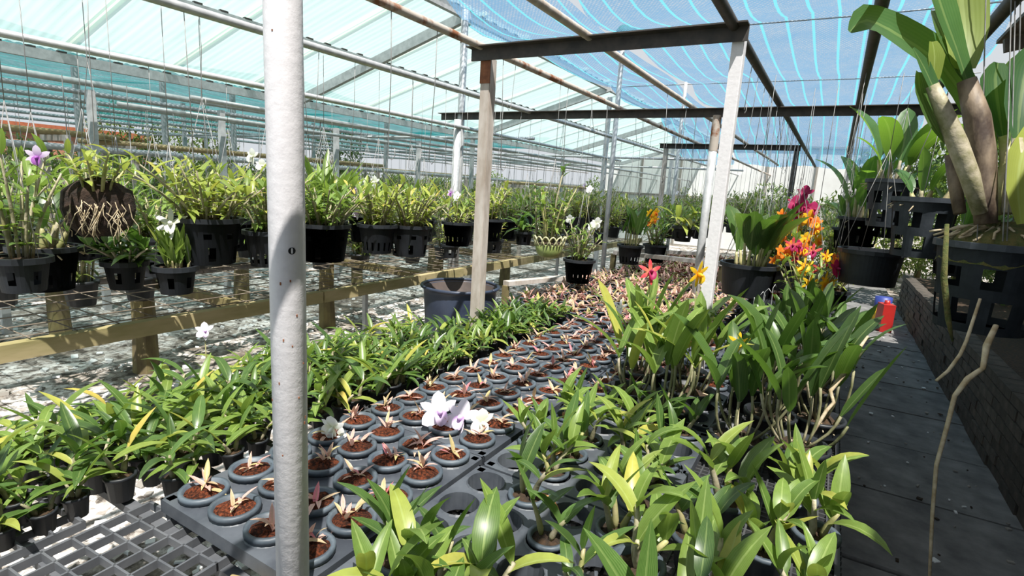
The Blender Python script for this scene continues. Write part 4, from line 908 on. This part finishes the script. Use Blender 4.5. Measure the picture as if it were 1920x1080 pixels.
part('hanger', hanger(0.11, 0.13, 1.18, 3), bowl)
# large black planter and paddle-leaved orchid by the pale post
PLN = slotted(0.155, 0.135, 0.19, [(0.0, 0.0001, 3, 0, 0)], 0.005, 'pot'); HS[id(PLN)] = (0.145, 0.16, 0.165)
pad = [('pot', PLN, None, []), ('soil', potsoil(PLN), None, [])]
g = r_(500)
for i in range(13):
    az = g.uniform(0, 6.3); p0 = Vector((0.08 * math.cos(az), 0.08 * math.sin(az), 0.16)); ln = g.uniform(0.05, 0.45); hh = g.uniform(0.08, 0.16); o = Vector((math.cos(az), math.sin(az), 0)); p1 = p0 + o * hh * math.sin(ln) + Vector((0, 0, hh))
    pad.append(('cane', one_cane([p0.lerp(p1, t) for t in (0, 0.25, 0.5, 0.75, 1)], 0.009, 0.007, 'cane', True), None, []))
    pad.append(('leaf', g.choice(LV['oval']), Tm(p1, az, ln, g.uniform(0.22, 0.34)), []))
hang('wide black planter of big dark paddle leaves beside the pale angle post', PLN, pad, -0.40, 3.50, 1.12, top=2.2, rz=0.7, n=4, group='pots hanging near the walkway')
hang('empty-looking black planter close behind the paddle-leaved one', PLN, [('pot', PLN, None, []), ('soil', potsoil(PLN), None, [])], -0.22, 3.95, 1.12, top=2.2, rz=0.2, n=4, group='pots hanging near the walkway')
# flowering clusters above the walkway row
def blooms(r, items, n, ctr, ext, sz=(0.8, 1.15)):
    return [(r.choice(items), (ctr[0] + r.uniform(-ext[0], ext[0]), ctr[1] + r.uniform(-ext[1], ext[1]), ctr[2] + r.uniform(-ext[2], ext[2])), r.uniform(*sz)) for _ in range(n)]
fl = blooms(r_(1), ['magenta'], 7, (0.02, 0, 0.40), (0.08, 0.05, 0.07), (0.95, 1.25)) + blooms(r_(2), ['orange', 'yellow', 'orange'], 12, (0.0, -0.02, 0.24), (0.13, 0.05, 0.07), (0.9, 1.2)) + blooms(r_(3), ['yellow', 'red'], 6, (0.06, -0.03, 0.13), (0.09, 0.04, 0.05), (0.8, 1.1))
hang('tall flowering orchid, magenta blooms above a mass of orange and yellow', POT20, bush_spec(POT20, r_(510), 10, 0.22, 3, 0.18, 0.2, 'leaf', 0.06, 0.5, (10, 60), 'strap', 'cane', (10, 50)), -0.22, 4.15, 1.10, top=2.17, flowers=fl, group='pots hanging near the walkway')
fl = blooms(r_(4), ['orange', 'red', 'orange', 'amber', 'magenta'], 14, (0, 0, 0.22), (0.20, 0.06, 0.08), (0.8, 1.15)) + blooms(r_(6), ['yellow', 'amber'], 6, (0.03, -0.03, 0.12), (0.1, 0.04, 0.05))
hang('lower flowering orchid basket with small orange, red and amber blooms', POT20, bush_spec(POT20, r_(512), 12, 0.22, 5, 0.13, 0.2, 'leaf', 0.08, 0.6), -0.09, 3.62, 0.96, top=2.17, flowers=fl, group='pots hanging near the walkway')
fl = blooms(r_(7), ['orange', 'red'], 6, (0, 0, 0.2), (0.1, 0.06, 0.08), (0.7, 1.0))
hang('slim basket of scattered orange blooms nearest the sunlit end of the walkway', POT15, bush_spec(POT15, r_(513), 9, 0.2, 5, 0.12, 0.2, 'leaf_lime', 0.05, 0.7), 0.06, 4.05, 0.97, top=2.17, flowers=fl, group='pots hanging near the walkway')

# ------------------------------------------------------------------ the plants over the walkway (large baskets)
hero = thing('basket_orchid', 'huge paddle-leaved orchid on thick canes in a big weathered basket pot, nearest over the walkway', 'hanging orchid', Tm((0.505, 2.405, 1.115), 0.541), 'basket pots over the walkway')
part('pot', POTBIG, hero, Tm((-0.045, -0.01, 0), 0.2, 0, 0.95)); part('soil', potsoil(POTBIG), hero, Tm((-0.045, -0.01, 0), 0, 0, 0.95))
b = MB(); b.lathe([(0.16, 0.27), (0.15, 0.33), (0.11, 0.38), (0.04, 0.405), (0.001, 0.41)], 18, 0, (0, 0, 0), 0.018, r_(8)); part('moss_mound', b.mesh('moss_mound', 'moss'), hero, Tm((-0.045, -0.01, -0.03), 0, 0, 0.95))
def cane3(pts, rs, mt, nm='cane'):
    b = MB(); b.tube([p for p in pts], rs, 10); part(nm, b.mesh(nm, mt), hero)
cane3([(-0.139, -0.061, 0.354), (-0.149, -0.042, 0.455), (-0.162, -0.020, 0.572), (-0.186, 0.003, 0.688), (-0.227, 0.025, 0.804)], [0.030, 0.033, 0.036, 0.036, 0.026], 'cane_dark')
cane3([(-0.176, -0.074, 0.387), (-0.225, -0.063, 0.500), (-0.269, -0.044, 0.597), (-0.321, -0.023, 0.702), (-0.359, -0.009, 0.774)], [0.020, 0.027, 0.028, 0.024, 0.018], 'cane_pale')
cane3([(-0.062, -0.004, 0.390), (-0.029, 0.024, 0.487), (-0.021, 0.038, 0.566), (-0.047, 0.053, 0.643)], [0.018, 0.026, 0.024, 0.012], 'cane')
cane3([(-0.097, -0.085, 0.392), (-0.079, -0.063, 0.509), (-0.080, -0.041, 0.625)], [0.018, 0.028, 0.014], 'cane_pale')
cane3([(-0.157, 0.026, 0.383), (-0.164, 0.067, 0.488), (-0.191, 0.083, 0.576)], [0.018, 0.02, 0.012], 'cane_dark')
def big(pts, ws, nrm, mt='leaf_paddle', nm='leaf'):
    b = MB(); b.ribbon([p for p in pts], [w * 0.00158 for w in ws], nrm, 0.22); part(nm, b.mesh(nm, mt), hero)
big([(-0.058, 0.073, 0.530), (-0.112, 0.093, 0.686), (-0.254, 0.095, 0.849), (-0.429, 0.073, 0.932), (-0.570, 0.041, 0.966), (-0.648, -0.009, 0.914)], [40, 92, 112, 96, 66, 10], (0.15, -0.85, 0.45))
big([(-0.227, 0.025, 0.804), (-0.262, 0.043, 0.894), (-0.326, 0.042, 0.994), (-0.384, 0.057, 1.120), (-0.439, 0.057, 1.223)], [40, 50, 75, 85, 20], (0.4, -0.9, 0.1))
big([(-0.216, 0.063, 0.844), (-0.202, 0.107, 0.971), (-0.216, 0.144, 1.112), (-0.234, 0.174, 1.268)], [40, 80, 95, 20], (-0.3, -0.9, 0.2), 'leaf_lime')
big([(-0.284, -0.012, 0.602), (-0.334, 0.002, 0.671), (-0.372, 0.018, 0.753), (-0.382, 0.031, 0.820)], [14, 68, 74, 30], (0.4, -0.8, 0.3), 'leaf_deep')
big([(-0.355, -0.011, 0.766), (-0.396, -0.008, 0.827), (-0.440, -0.008, 0.880)], [30, 34, 6], (0.2, -0.9, 0.3))
big([(-0.349, 0.005, 0.793), (-0.357, 0.008, 0.865), (-0.366, 0.017, 0.909)], [26, 44, 20], (0.2, -0.9, 0.2), 'leaf_lime')
big([(-0.204, 0.043, 0.792), (-0.227, 0.088, 0.865), (-0.254, 0.139, 0.976), (-0.273, 0.174, 1.052)], [20, 50, 60, 16], (0.3, -0.9, 0.1), 'leaf_deep')
big([(-0.047, 0.053, 0.643), (-0.057, 0.080, 0.731), (-0.064, 0.109, 0.829), (-0.057, 0.119, 0.886)], [16, 62, 66, 20], (-0.2, -0.95, 0.2))
big([(-0.015, 0.059, 0.567), (0.001, 0.123, 0.696), (0.033, 0.171, 0.846), (0.058, 0.185, 0.920)], [16, 52, 60, 20], (0.1, -0.95, 0.2), 'leaf_deep')
big([(-0.080, -0.041, 0.625), (-0.070, -0.012, 0.726), (-0.036, 0.031, 0.849), (0.002, 0.046, 0.935)], [18, 60, 74, 20], (-0.3, -0.95, 0.1))
big([(-0.082, -0.121, 0.362), (-0.100, -0.100, 0.475), (-0.083, -0.071, 0.574), (-0.036, -0.032, 0.677)], [16, 44, 52, 16], (-0.3, -0.95, 0.1), 'leaf_lime')
cane3([(-0.214, -0.256, 0.065), (-0.248, -0.277, 0.007), (-0.255, -0.289, -0.058), (-0.306, -0.304, -0.088), (-0.333, -0.304, -0.142), (-0.351, -0.321, -0.233), (-0.375, -0.341, -0.345), (-0.379, -0.367, -0.480), (-0.376, -0.407, -0.696)], [0.007, 0.009, 0.007, 0.008, 0.0065, 0.006, 0.0055, 0.005, 0.004], 'root', 'aerial_root')
cane3([(-0.231, -0.203, 0.134), (-0.265, -0.226, 0.005), (-0.282, -0.234, -0.036), (-0.315, -0.243, -0.086), (-0.350, -0.248, -0.118)], [0.004, 0.005, 0.005, 0.005, 0.004], 'root', 'aerial_root')
cane3([(-0.279, -0.080, 0.347), (-0.287, -0.121, 0.182), (-0.258, -0.137, 0.049), (-0.240, -0.149, -0.017)], [0.006, 0.009, 0.008, 0.003], 'moss', 'aerial_root')
part('roots', roots_mesh(r_(9), 26, 0.13, 0.34, 0.06, rr=0.004), hero, Tm((-0.045, -0.01, 0)))
b = MB()
b.tube([(-0.164, -0.071, 0.299), (-0.166, -0.007, 0.639), (-0.180, 0.072, 1.059), (-0.200, 0.126, 1.344)], 0.002, 5)
b.tube([(-0.173, -0.171, 0.308), (-0.130, -0.059, 0.636), (-0.098, 0.072, 1.064), (-0.118, 0.126, 1.349)], 0.002, 5)
b.tube([(0.061, 0.048, 0.300), (0.002, 0.055, 0.655), (-0.068, 0.072, 1.066), (-0.088, 0.126, 1.351)], 0.002, 5)
b.tube([(-0.114, -0.121, 0.307), (-0.094, -0.033, 0.641), (-0.085, 0.072, 1.065), (-0.105, 0.126, 1.350)], 0.002, 5)
part('hanger', b.mesh('hanger', 'wire'), hero)
def paddle_spec(r, pot, n, L, mt_key, lean=0.5, h=0.12):
    rr, z, _ = HS[id(pot)]; sp = [('pot', pot, None, []), ('soil', potsoil(pot), None, [])]
    for i in range(n):
        az = 2 * PI * i / n + r.uniform(-0.5, 0.5); o = Vector((math.cos(az), math.sin(az), 0)); p0 = o * rr * 0.6 * r.random() + Vector((0, 0, z)); ln = lean * r.uniform(0.1, 1); hh = h * r.uniform(0.7, 1.3); p1 = p0 + o * hh * math.sin(ln) + Vector((0, 0, hh))
        sp.append(('cane', one_cane([p0.lerp(p1, t) for t in (0, 0.25, 0.5, 0.75, 1)], 0.012, 0.008, 'cane_pale' if i % 2 else 'cane', True), None, []))
        sp.append(('leaf', r.choice(LV[mt_key]), Tm(p1, az, ln * 0.8, L * r.uniform(0.75, 1.2)), []))
    sp.append(('roots', roots_mesh(r, 12, rr, z + 0.01, 0.05, rr=0.003), None, [])); return sp
LV['paddle'] = leafset('oval', 0.34, 'leaf_paddle', 5, 8, (10, 70), 21)
G = 'basket pots over the walkway'
hang('weathered slotted basket pot directly behind the huge-leaved one, dark roots on top', POTMID, paddle_spec(r_(521), POTMID, 5, 0.20, 'paddle', 0.8, 0.06), 0.36, 3.25, 1.55, top=2.2, rz=0.5, group=G, name='basket_orchid')
hang('tall slotted basket pot with pale green paddle leaves, third along the walkway', POTMID, paddle_spec(r_(522), POTMID, 8, 0.34, 'paddle', 0.4), 0.27, 4.0, 1.66, top=2.2, rz=1.0, group=G, name='basket_orchid')
hang('black pot with one large backlit upright leaf, fourth along the walkway', POT30, paddle_spec(r_(523), POT30, 8, 0.40, 'paddle', 0.3, 0.14), 0.17, 5.0, 1.42, top=2.2, rz=0.3, group=G, name='basket_orchid')
hang('low dark planter hanging beneath the third walkway basket', PLN, [('pot', PLN, None, []), ('soil', potsoil(PLN), None, [])], 0.20, 3.6, 1.26, top=2.2, rz=0.3, n=4, group=G, name='basket_orchid')
hang('black pot of dark leaves at the far end of the walkway row', POT20, paddle_spec(r_(524), POT20, 9, 0.26, 'oval', 0.6), 0.12, 5.9, 1.3, top=2.2, rz=0.9, group=G, name='basket_orchid')
hang('second black pot of dark leaves at the far end of the walkway row', POT20, paddle_spec(r_(525), POT20, 9, 0.26, 'paddle', 0.6), 0.40, 5.5, 1.45, top=2.2, rz=0.1, group=G, name='basket_orchid')
hang('dark leafy pot low on the wall side of the walkway', POT30, paddle_spec(r_(526), POT30, 9, 0.3, 'paddle', 0.7), 0.75, 4.7, 1.3, top=2.2, rz=0.1, group=G, name='basket_orchid')

# ------------------------------------------------------------------ left end: slab, star orchid, wire basket
slab_e = thing('mounted_orchid', 'orchid mounted on a dark tree-fern slab with hanging yellow roots', 'mounted orchid', Tm((-2.62, 1.08, 1.20), -0.42, 0, 0.85))
b = MB(); b.lathe([(0.001, 0.0), (0.07, 0.0), (0.13, 0.06), (0.15, 0.16), (0.14, 0.27), (0.08, 0.33), (0.001, 0.34)], 16, 0, (0, 0, 0), 0.02, r_(10))
b.v = [(v[0] * 0.5, v[1], v[2] * 0.78) for v in b.v]; part('fern_slab', b.mesh('fern_slab', 'fern_slab', False), slab_e)
ca, le = cane_plan(r_(531), 10, 0.17, 0.08, 0.6, 6, 0.095, (30, 80), 0.3); up = Vector((0.03, 0, 0.21))
part('canes', canes_mesh([[p + up for p in c] for c in ca], 0.006, 0.004, 'cane', 5), slab_e); part('foliage', joined([(p + up, a, t, l) for p, a, t, l in le], 'lance', 0.28, 'leaf_lime', r_(532), 4), slab_e)
b = MB(); g = r_(533)
for k in range(34):
    yy = g.uniform(-0.125, 0.125); z0 = g.uniform(0.10, 0.17); pts = [Vector((0.08, yy, z0))]
    for q in range(4): pts.append(pts[-1] + Vector((g.uniform(-0.004, 0.006), g.uniform(-0.025, 0.025), -g.uniform(0.02, 0.045))))
    b.tube(pts, 0.0019, 5)
part('roots', b.mesh('roots', 'root'), slab_e)
b = MB(); b.tube([(0, -0.06, 0.33), (0, 0, 0.8), (0, 0, 1.17)], 0.0016, 4); b.tube([(0, 0.06, 0.33), (0, 0, 0.8)], 0.0016, 4); part('hanger', b.mesh('hanger', 'wire'), slab_e)
hang('black wire-slotted bowl of slender leaves with one white star flower', POT15, bush_spec(POT15, r_(541), 22, 0.05, 3, 0.20, 0.10, 'leaf', 0.06, 0.4, (2, 30), 'strap', 'cane', (5, 30)), -2.60, 1.36, 1.05, top=2.18, rz=0.1, flowers=[('star', (0.02, -0.02, 0.19), 1.0)])
hang('black pot of tall dendrobium canes with a purple flower at the picture edge', POT15, bush_spec(POT15, r_(542), 9, 0.45, 9, 0.12, 0.22, 'leaf', 0.06, 0.3), -2.58, 0.80, 1.14, top=2.18, rz=0.1, flowers=[('purple', (0.06, 0.06, 0.36), 0.9)])
hang('black pot of dark broad leaves low at the picture edge', POT20, paddle_spec(r_(543), POT20, 7, 0.18, 'oval', 0.6), -2.9, 0.98, 1.13, top=2.18, rz=0.1)
hang('dark broad-leaved pot hanging low under the fern slab', POT15, bush_spec(POT15, r_(544), 14, 0.10, 4, 0.15, 0.3, 'leaf_deep', 0.06, 0.9), -2.80, 1.24, 1.06, top=2.18, rz=1.1)
wb = thing('wire_basket', 'empty white wire basket standing on the mesh bench', 'basket', Tm((-4.1, 1.47, 0.735)))
b = MB()
for k in range(6): z = 0.03 * k; rr = 0.07 + 0.018 * k; b.tube([(rr * math.cos(2 * PI * i / 20), rr * math.sin(2 * PI * i / 20), z + 0.008 * math.sin(6 * PI * i / 10 + k)) for i in range(21)], 0.0028, 4)
for k in range(14): a = 2 * PI * k / 14; b.tube([(0.07 * math.cos(a), 0.07 * math.sin(a), 0), (0.16 * math.cos(a + 0.5), 0.16 * math.sin(a + 0.5), 0.15)], 0.0028, 4); b.tube([(0.07 * math.cos(a), 0.07 * math.sin(a), 0), (0.16 * math.cos(a - 0.5), 0.16 * math.sin(a - 0.5), 0.15)], 0.0028, 4)
part('wires', b.mesh('wires', 'tie'), wb)

# ------------------------------------------------------------------ rows of hanging orchids behind
def far_spec(r, mt, nc, h, nl, L, W, lean, pot=True, cmt='cane_pale'):
    ca, le = cane_plan(r, nc, h, 0.06, lean, nl, L, (20, 85), 0.1)
    up = Vector((0, 0, 0.13)); b = MB(); b.lathe([(0.001, 0), (0.07, 0), (0.09, 0.13), (0.098, 0.13), (0.098, 0.15), (0.08, 0.15), (0.001, 0.13)], 12); p = b.mesh('pot', 'pot')
    b = MB(); b.tube([(0.09, 0, 0.14), (0, 0, 0.7), (0, 0, 1.31)], 0.003, 3); b.tube([(-0.09, 0, 0.14), (0, 0, 0.7)], 0.003, 3); hg = b.mesh('hanger', 'wire')
    return [('pot', p, None, []), ('hanger', hg, None, []), ('foliage', joined([(q + up, a, t, l) for q, a, t, l in le], 'lance', W, mt, r, 3), None, []), ('canes', canes_mesh([[q + up for q in c] for c in ca], 0.006, 0.004, cmt, 4), None, [])]
FAR = [far_spec(r_(600 + i), 'leaf_far', 18, 0.34, 8, 0.125, 0.3, 0.55) for i in range(3)] + [far_spec(r_(610 + i), 'leaf_far', 18, 0.5, 7, 0.11, 0.26, 0.3) for i in range(3)] + \
      [far_spec(r_(620 + i), 'leaf', 16, 0.26, 7, 0.16, 0.22, 0.7) for i in range(2)] + [far_spec(r_(630), 'leaf_lime', 18, 0.3, 8, 0.12, 0.26, 0.6)]
FF = ['fl_white', 'fl_lav', 'fl_white', 'fl_purple']
nfar2 = 0
RN = {-3.9: 'thin pipe over the mesh bench centre', -4.9: 'thin pipe over the mesh bench back', -5.75: 'first rack pipe past the eave', -6.6: 'second rack pipe past the eave', -7.6: 'third rack pipe past the eave', -8.5: 'fourth rack pipe past the eave', -9.6: 'fifth rack pipe past the eave', -10.8: 'sixth rack pipe past the eave',
      -2.57: 'far stretch of the big-pot pipe', -1.72: 'far stretch of the rust-flaked pipe', -1.11: 'far stretch of the middle pipe', -0.47: 'dark pipe past the pale post', 0.05: 'far stretch of the walkway-edge pipe'}
for x, ztop, y0, y1, step in ((-3.9, 1.96, 1.1, 16, 0.42), (-4.9, 1.94, 1.0, 16, 0.5), (-5.75, 2.16, 0.6, 17, 0.55), (-6.6, 2.16, 0.4, 17, 0.6), (-7.6, 2.16, 0.2, 17, 0.65), (-8.5, 2.16, 0, 17, 0.7), (-9.6, 2.16, 0, 17, 0.8), (-10.8, 2.16, 0, 18, 0.8), (-2.57, 2.18, 5.3, 15, 0.45), (-1.72, 2.2, 6.6, 15, 0.6), (-1.11, 2.2, 8.4, 12, 0.6), (-0.47, 2.2, 5.0, 11.5, 0.55), (0.05, 2.17, 6.8, 9.8, 0.5)):
    y = y0; ri = 0
    while y < y1:
        sp = RD.choice(FAR); s = RD.uniform(0.85, 1.05); z = ztop - 1.3 * s
        lab = 'leafy orchid hanging from the %s, %s from the front' % (RN[x], ORD[ri]); ri += 1
        e = spawn('rack_orchid', lab, 'hanging orchid', Tm((x + RD.uniform(-0.008, 0.008), y, z), RD.uniform(0, 6.3), 0, s), sp, 'orchids hanging in the dense rows'); nfar2 += 1
        if RD.random() < 0.13:
            key = RD.choice(['white', 'white', 'lav', 'purple'])
            for q in range(2):
                nm, me, mt, kids = fspec(key, (RD.uniform(-0.1, 0.1), RD.uniform(-0.1, 0.1), RD.uniform(0.4, 0.62)), RD.uniform(0, 6.3), 0, 0.8); part(nm, me, e, mt)
        y += step * RD.uniform(0.7, 1.3)

# ------------------------------------------------------------------ shrubs and trees behind
def crown(r, n, R0, H, L, mt, W=0.35):
    b = MB()
    for _ in range(n):
        a = r.uniform(0, 6.3); u = r.uniform(-1, 1); q = r.uniform(0.45, 1.0) ** 0.5; p = Vector((R0 * q * math.cos(a) * math.sqrt(1 - u * u), R0 * q * math.sin(a) * math.sqrt(1 - u * u), H * (0.5 + 0.5 * u * q)))
        b.leaf(L * r.uniform(0.6, 1.2), W * L, r.uniform(0, 60), 15, 'lance', 2, Tm(p, r.uniform(0, 6.3), r.uniform(0.2, 2.4)))
    return b.mesh('foliage', mt)
CR = [crown(r_(700 + i), 1500, 0.9, 1.9, 0.17, 'leaf_tree') for i in range(3)] + [crown(r_(705), 1400, 0.8, 1.7, 0.15, 'leaf_far')]
b = MB(); b.tube([(0, 0, 0), (0.03, 0.02, 0.5), (0, 0, 1.0)], [0.07, 0.05, 0.03], 7); TRK = b.mesh('trunk', 'bark_wood')
def shrub(label, x, y, z, s, k, cat, group, sz=1.0):
    e = thing('garden_shrub' if z < 0.6 else 'garden_tree', label, cat, Tm((x, y, 0)), group)
    part('foliage', CR[k], e, Matrix.Translation((0, 0, z)) @ Matrix.Rotation(RD.uniform(0, 6), 4, 'Z') @ Matrix.Diagonal((s, s, s * sz, 1)))
    part('trunk', TRK, e, Matrix.Diagonal((1, 1, max(0.3, z + s), 1)))
for k in range(15): shrub('dark shrub in the hedge beyond the far racks, %s from the near end' % ORD[k], -15.5 + RD.uniform(-0.6, 0.6), 0.4 + 1.45 * k, 0.1, RD.uniform(0.85, 1.1), k % 3, 'shrub', 'hedge beyond the racks')
for k in range(12): shrub('leafy shrub in the hedge closing the far end, %s from the fence corner' % ORD[k], -13.5 + 1.5 * k + RD.uniform(-0.3, 0.3), 18.6 + RD.uniform(-0.3, 0.3) - (3.4 if k > 7 else 0), 0.1, RD.uniform(0.8, 1.1), k % 4, 'shrub', 'hedge at the far end')
for k in range(8): shrub('shaded shrub behind the low brick wall, %s along it' % ORD[k], 1.9 + RD.uniform(-0.2, 0.7), 4.2 + 1.15 * k, 0.4, RD.uniform(0.6, 0.8), k % 3, 'shrub', 'shrubs behind the brick wall', 1.1)
for k in range(4): shrub('pale shrub in the distance beyond the walkway, %s from the bench side' % ORD[k], 0.2 + 0.9 * k, 12.5 + 0.7 * (k % 2), 0.1, 0.75, 3, 'shrub', 'shrubs beyond the walkway')
for x, y, z, s, k, l in ((-11.6, 10.4, 1.5, 0.75, 0, 'dark bushy tree seen under the eave beside the ridge pole'), (-16.5, 7.6, 1.3, 1.0, 1, 'dark tree behind the red brick house'), (-16.8, 9.8, 1.2, 1.1, 2, 'second dark tree behind the racks'), (3.2, 11, 1.0, 1.3, 0, 'tree over the wall at the walkway end'), (2.6, 8.4, 1.2, 0.9, 1, 'leafy tree beside the plank roof'), (1.75, 10.2, 0.9, 1.15, 2, 'leafy tree leaning over the walkway end'), (2.2, 6.9, 0.9, 0.85, 0, 'shaded tree behind the basket pots'), (3.4, 13.5, 1.2, 1.6, 1, 'taller tree far behind the walkway'), (1.2, 14.5, 0.8, 1.3, 2, 'dark tree at the far end beyond the walkway shrubs')):
    shrub(l, x, y, z, s, k, 'tree', 'background trees')

# ------------------------------------------------------------------ small things
for i, (x, y, s) in enumerate(((-2.35, 5.0, 1.0), (-2.75, 4.9, 1.1))):
    b = MB(); b.lathe([(0.001, 0), (0.06, 0), (0.085, 0.14), (0.095, 0.14), (0.095, 0.17), (0.08, 0.17), (0.07, 0.05), (0.001, 0.05)], 20)
    solo('clay_pot', b.mesh('clay_pot', 'terracotta'), ('orange terracotta pot on the ground below the white-flowered pot', 'orange terracotta pot beside the plank behind the tub')[i], 'pot', Tm((x, y, 0.0 if i else 0.0), 0, 0, s * 1.4), 'terracotta pots')
for i, (x0, y0, x1, y1, z) in enumerate(((-2.5, 4.2, -2.05, 5.6, 0.62), (-2.0, 5.6, -0.9, 5.7, 0.86), (-2.2, 6.6, -1.2, 7.2, 0.80))):
    e = thing('plank_shelf', ('weathered narrow shelf plank behind the tub', 'pale narrow shelf plank behind the yellow-flowered pot', 'pale shelf plank farthest behind the pink seedlings')[i], 'shelf', None, 'plank shelves')
    b = MB(); b.beam((x0, y0, z), (x1, y1, z), 0.08, 0.04); part('plank', b.mesh('plank', 'weathered', False), e)
    for x, y in ((x0, y0), (x1, y1)): b = MB(); b.box((x, y, (z - 0.02) / 2), (0.05, 0.05, z - 0.02)); part('leg', b.mesh('leg', 'bark_wood', False), e)
rb = thing('red_container', 'red plastic container standing at the far end of the walkway', 'container', Tm((0.70, 8.0, 0.008), 0.3))
b = MB(); b.box((0, 0, 0.17), (0.13, 0.19, 0.34)); part('body', b.mesh('body', 'red', False), rb)
b = MB(); b.lathe([(0.03, 0.34), (0.03, 0.38), (0.001, 0.38)], 12); part('cap', b.mesh('cap', 'red'), rb)
cn = thing('paint_can', 'small can with a blue and yellow label behind the red container', 'can', Tm((0.72, 8.75, 0.008)))
b = MB(); b.lathe([(0.001, 0), (0.1, 0), (0.1, 0.18), (0.098, 0.18)], 20); part('yellow_band', b.mesh('yellow_band', 'yellow'), cn)
b = MB(); b.lathe([(0.1, 0.18), (0.1, 0.32), (0.001, 0.32)], 20); part('blue_band', b.mesh('blue_band', 'blue'), cn)
# loose wires and hooks hanging from the pipes
def wire(label, x, y, z1, L, group, hook=True, dx=0.0):
    b = MB(); pts = [(0, 0, 0), (0.004 + dx * 0.3, 0.003, -L * 0.4), (dx, 0, -L)]
    if hook: pts += [(dx + 0.015, 0, -L - 0.02), (dx + 0.03, 0, -L), (dx + 0.028, 0, -L + 0.03)]
    b.tube(pts, 0.0019, 4); solo('wire_hook', b.mesh('wire_hook', 'wire'), label, 'wire hook', Tm((x, y, z1), RD.uniform(0, 6.3)), group)
for x, z, y0, y1, n, l in ((-2.57, 2.18, 0.8, 6, 16, 'wire hook on the grey pipe over the big black pots'), (-1.72, 2.2, 1.4, 6, 10, 'wire hook hung from the rust-flaked pipe'), (-0.47, 2.2, 3.0, 7, 16, 'wire hook on the dark pipe past the pale post'), (-1.11, 2.2, 3.5, 7, 6, 'wire hook hung from the middle pipe'), (0.03, 2.17, 3.2, 7, 12, 'wire hook hung over the bench edge')):
    for k in range(n): wire(l + ', %s from the front' % ORD[k], x, y0 + (y1 - y0) * (k + RD.random()) / n, z, RD.choice([0.25, 0.4, 0.6, 0.8]), l.replace('wire hook', 'hooks'), dx=RD.uniform(-0.05, 0.05))
for k in range(22):
    x, y = RD.uniform(-0.36, -0.02), 2.75 + 0.034 * k; b = MB(); h = RD.uniform(0.2, 0.42); q = RD.uniform(-0.06, 0.06)
    b.tube([(0, 0, 0), (q * 0.5, 0, h * 0.6), (q, 0, h), (q + 0.015, 0, h + 0.02), (q + 0.03, 0, h)], 0.0019, 4)
    solo('wire_hook', b.mesh('wire_hook', 'steel'), 'upright wire hanger standing in the grating below the planter, %s from the front' % ORD[k], 'wire hook', Tm((x, y, BZ), RD.uniform(0, 6.3)), 'wire hangers standing in the grating')
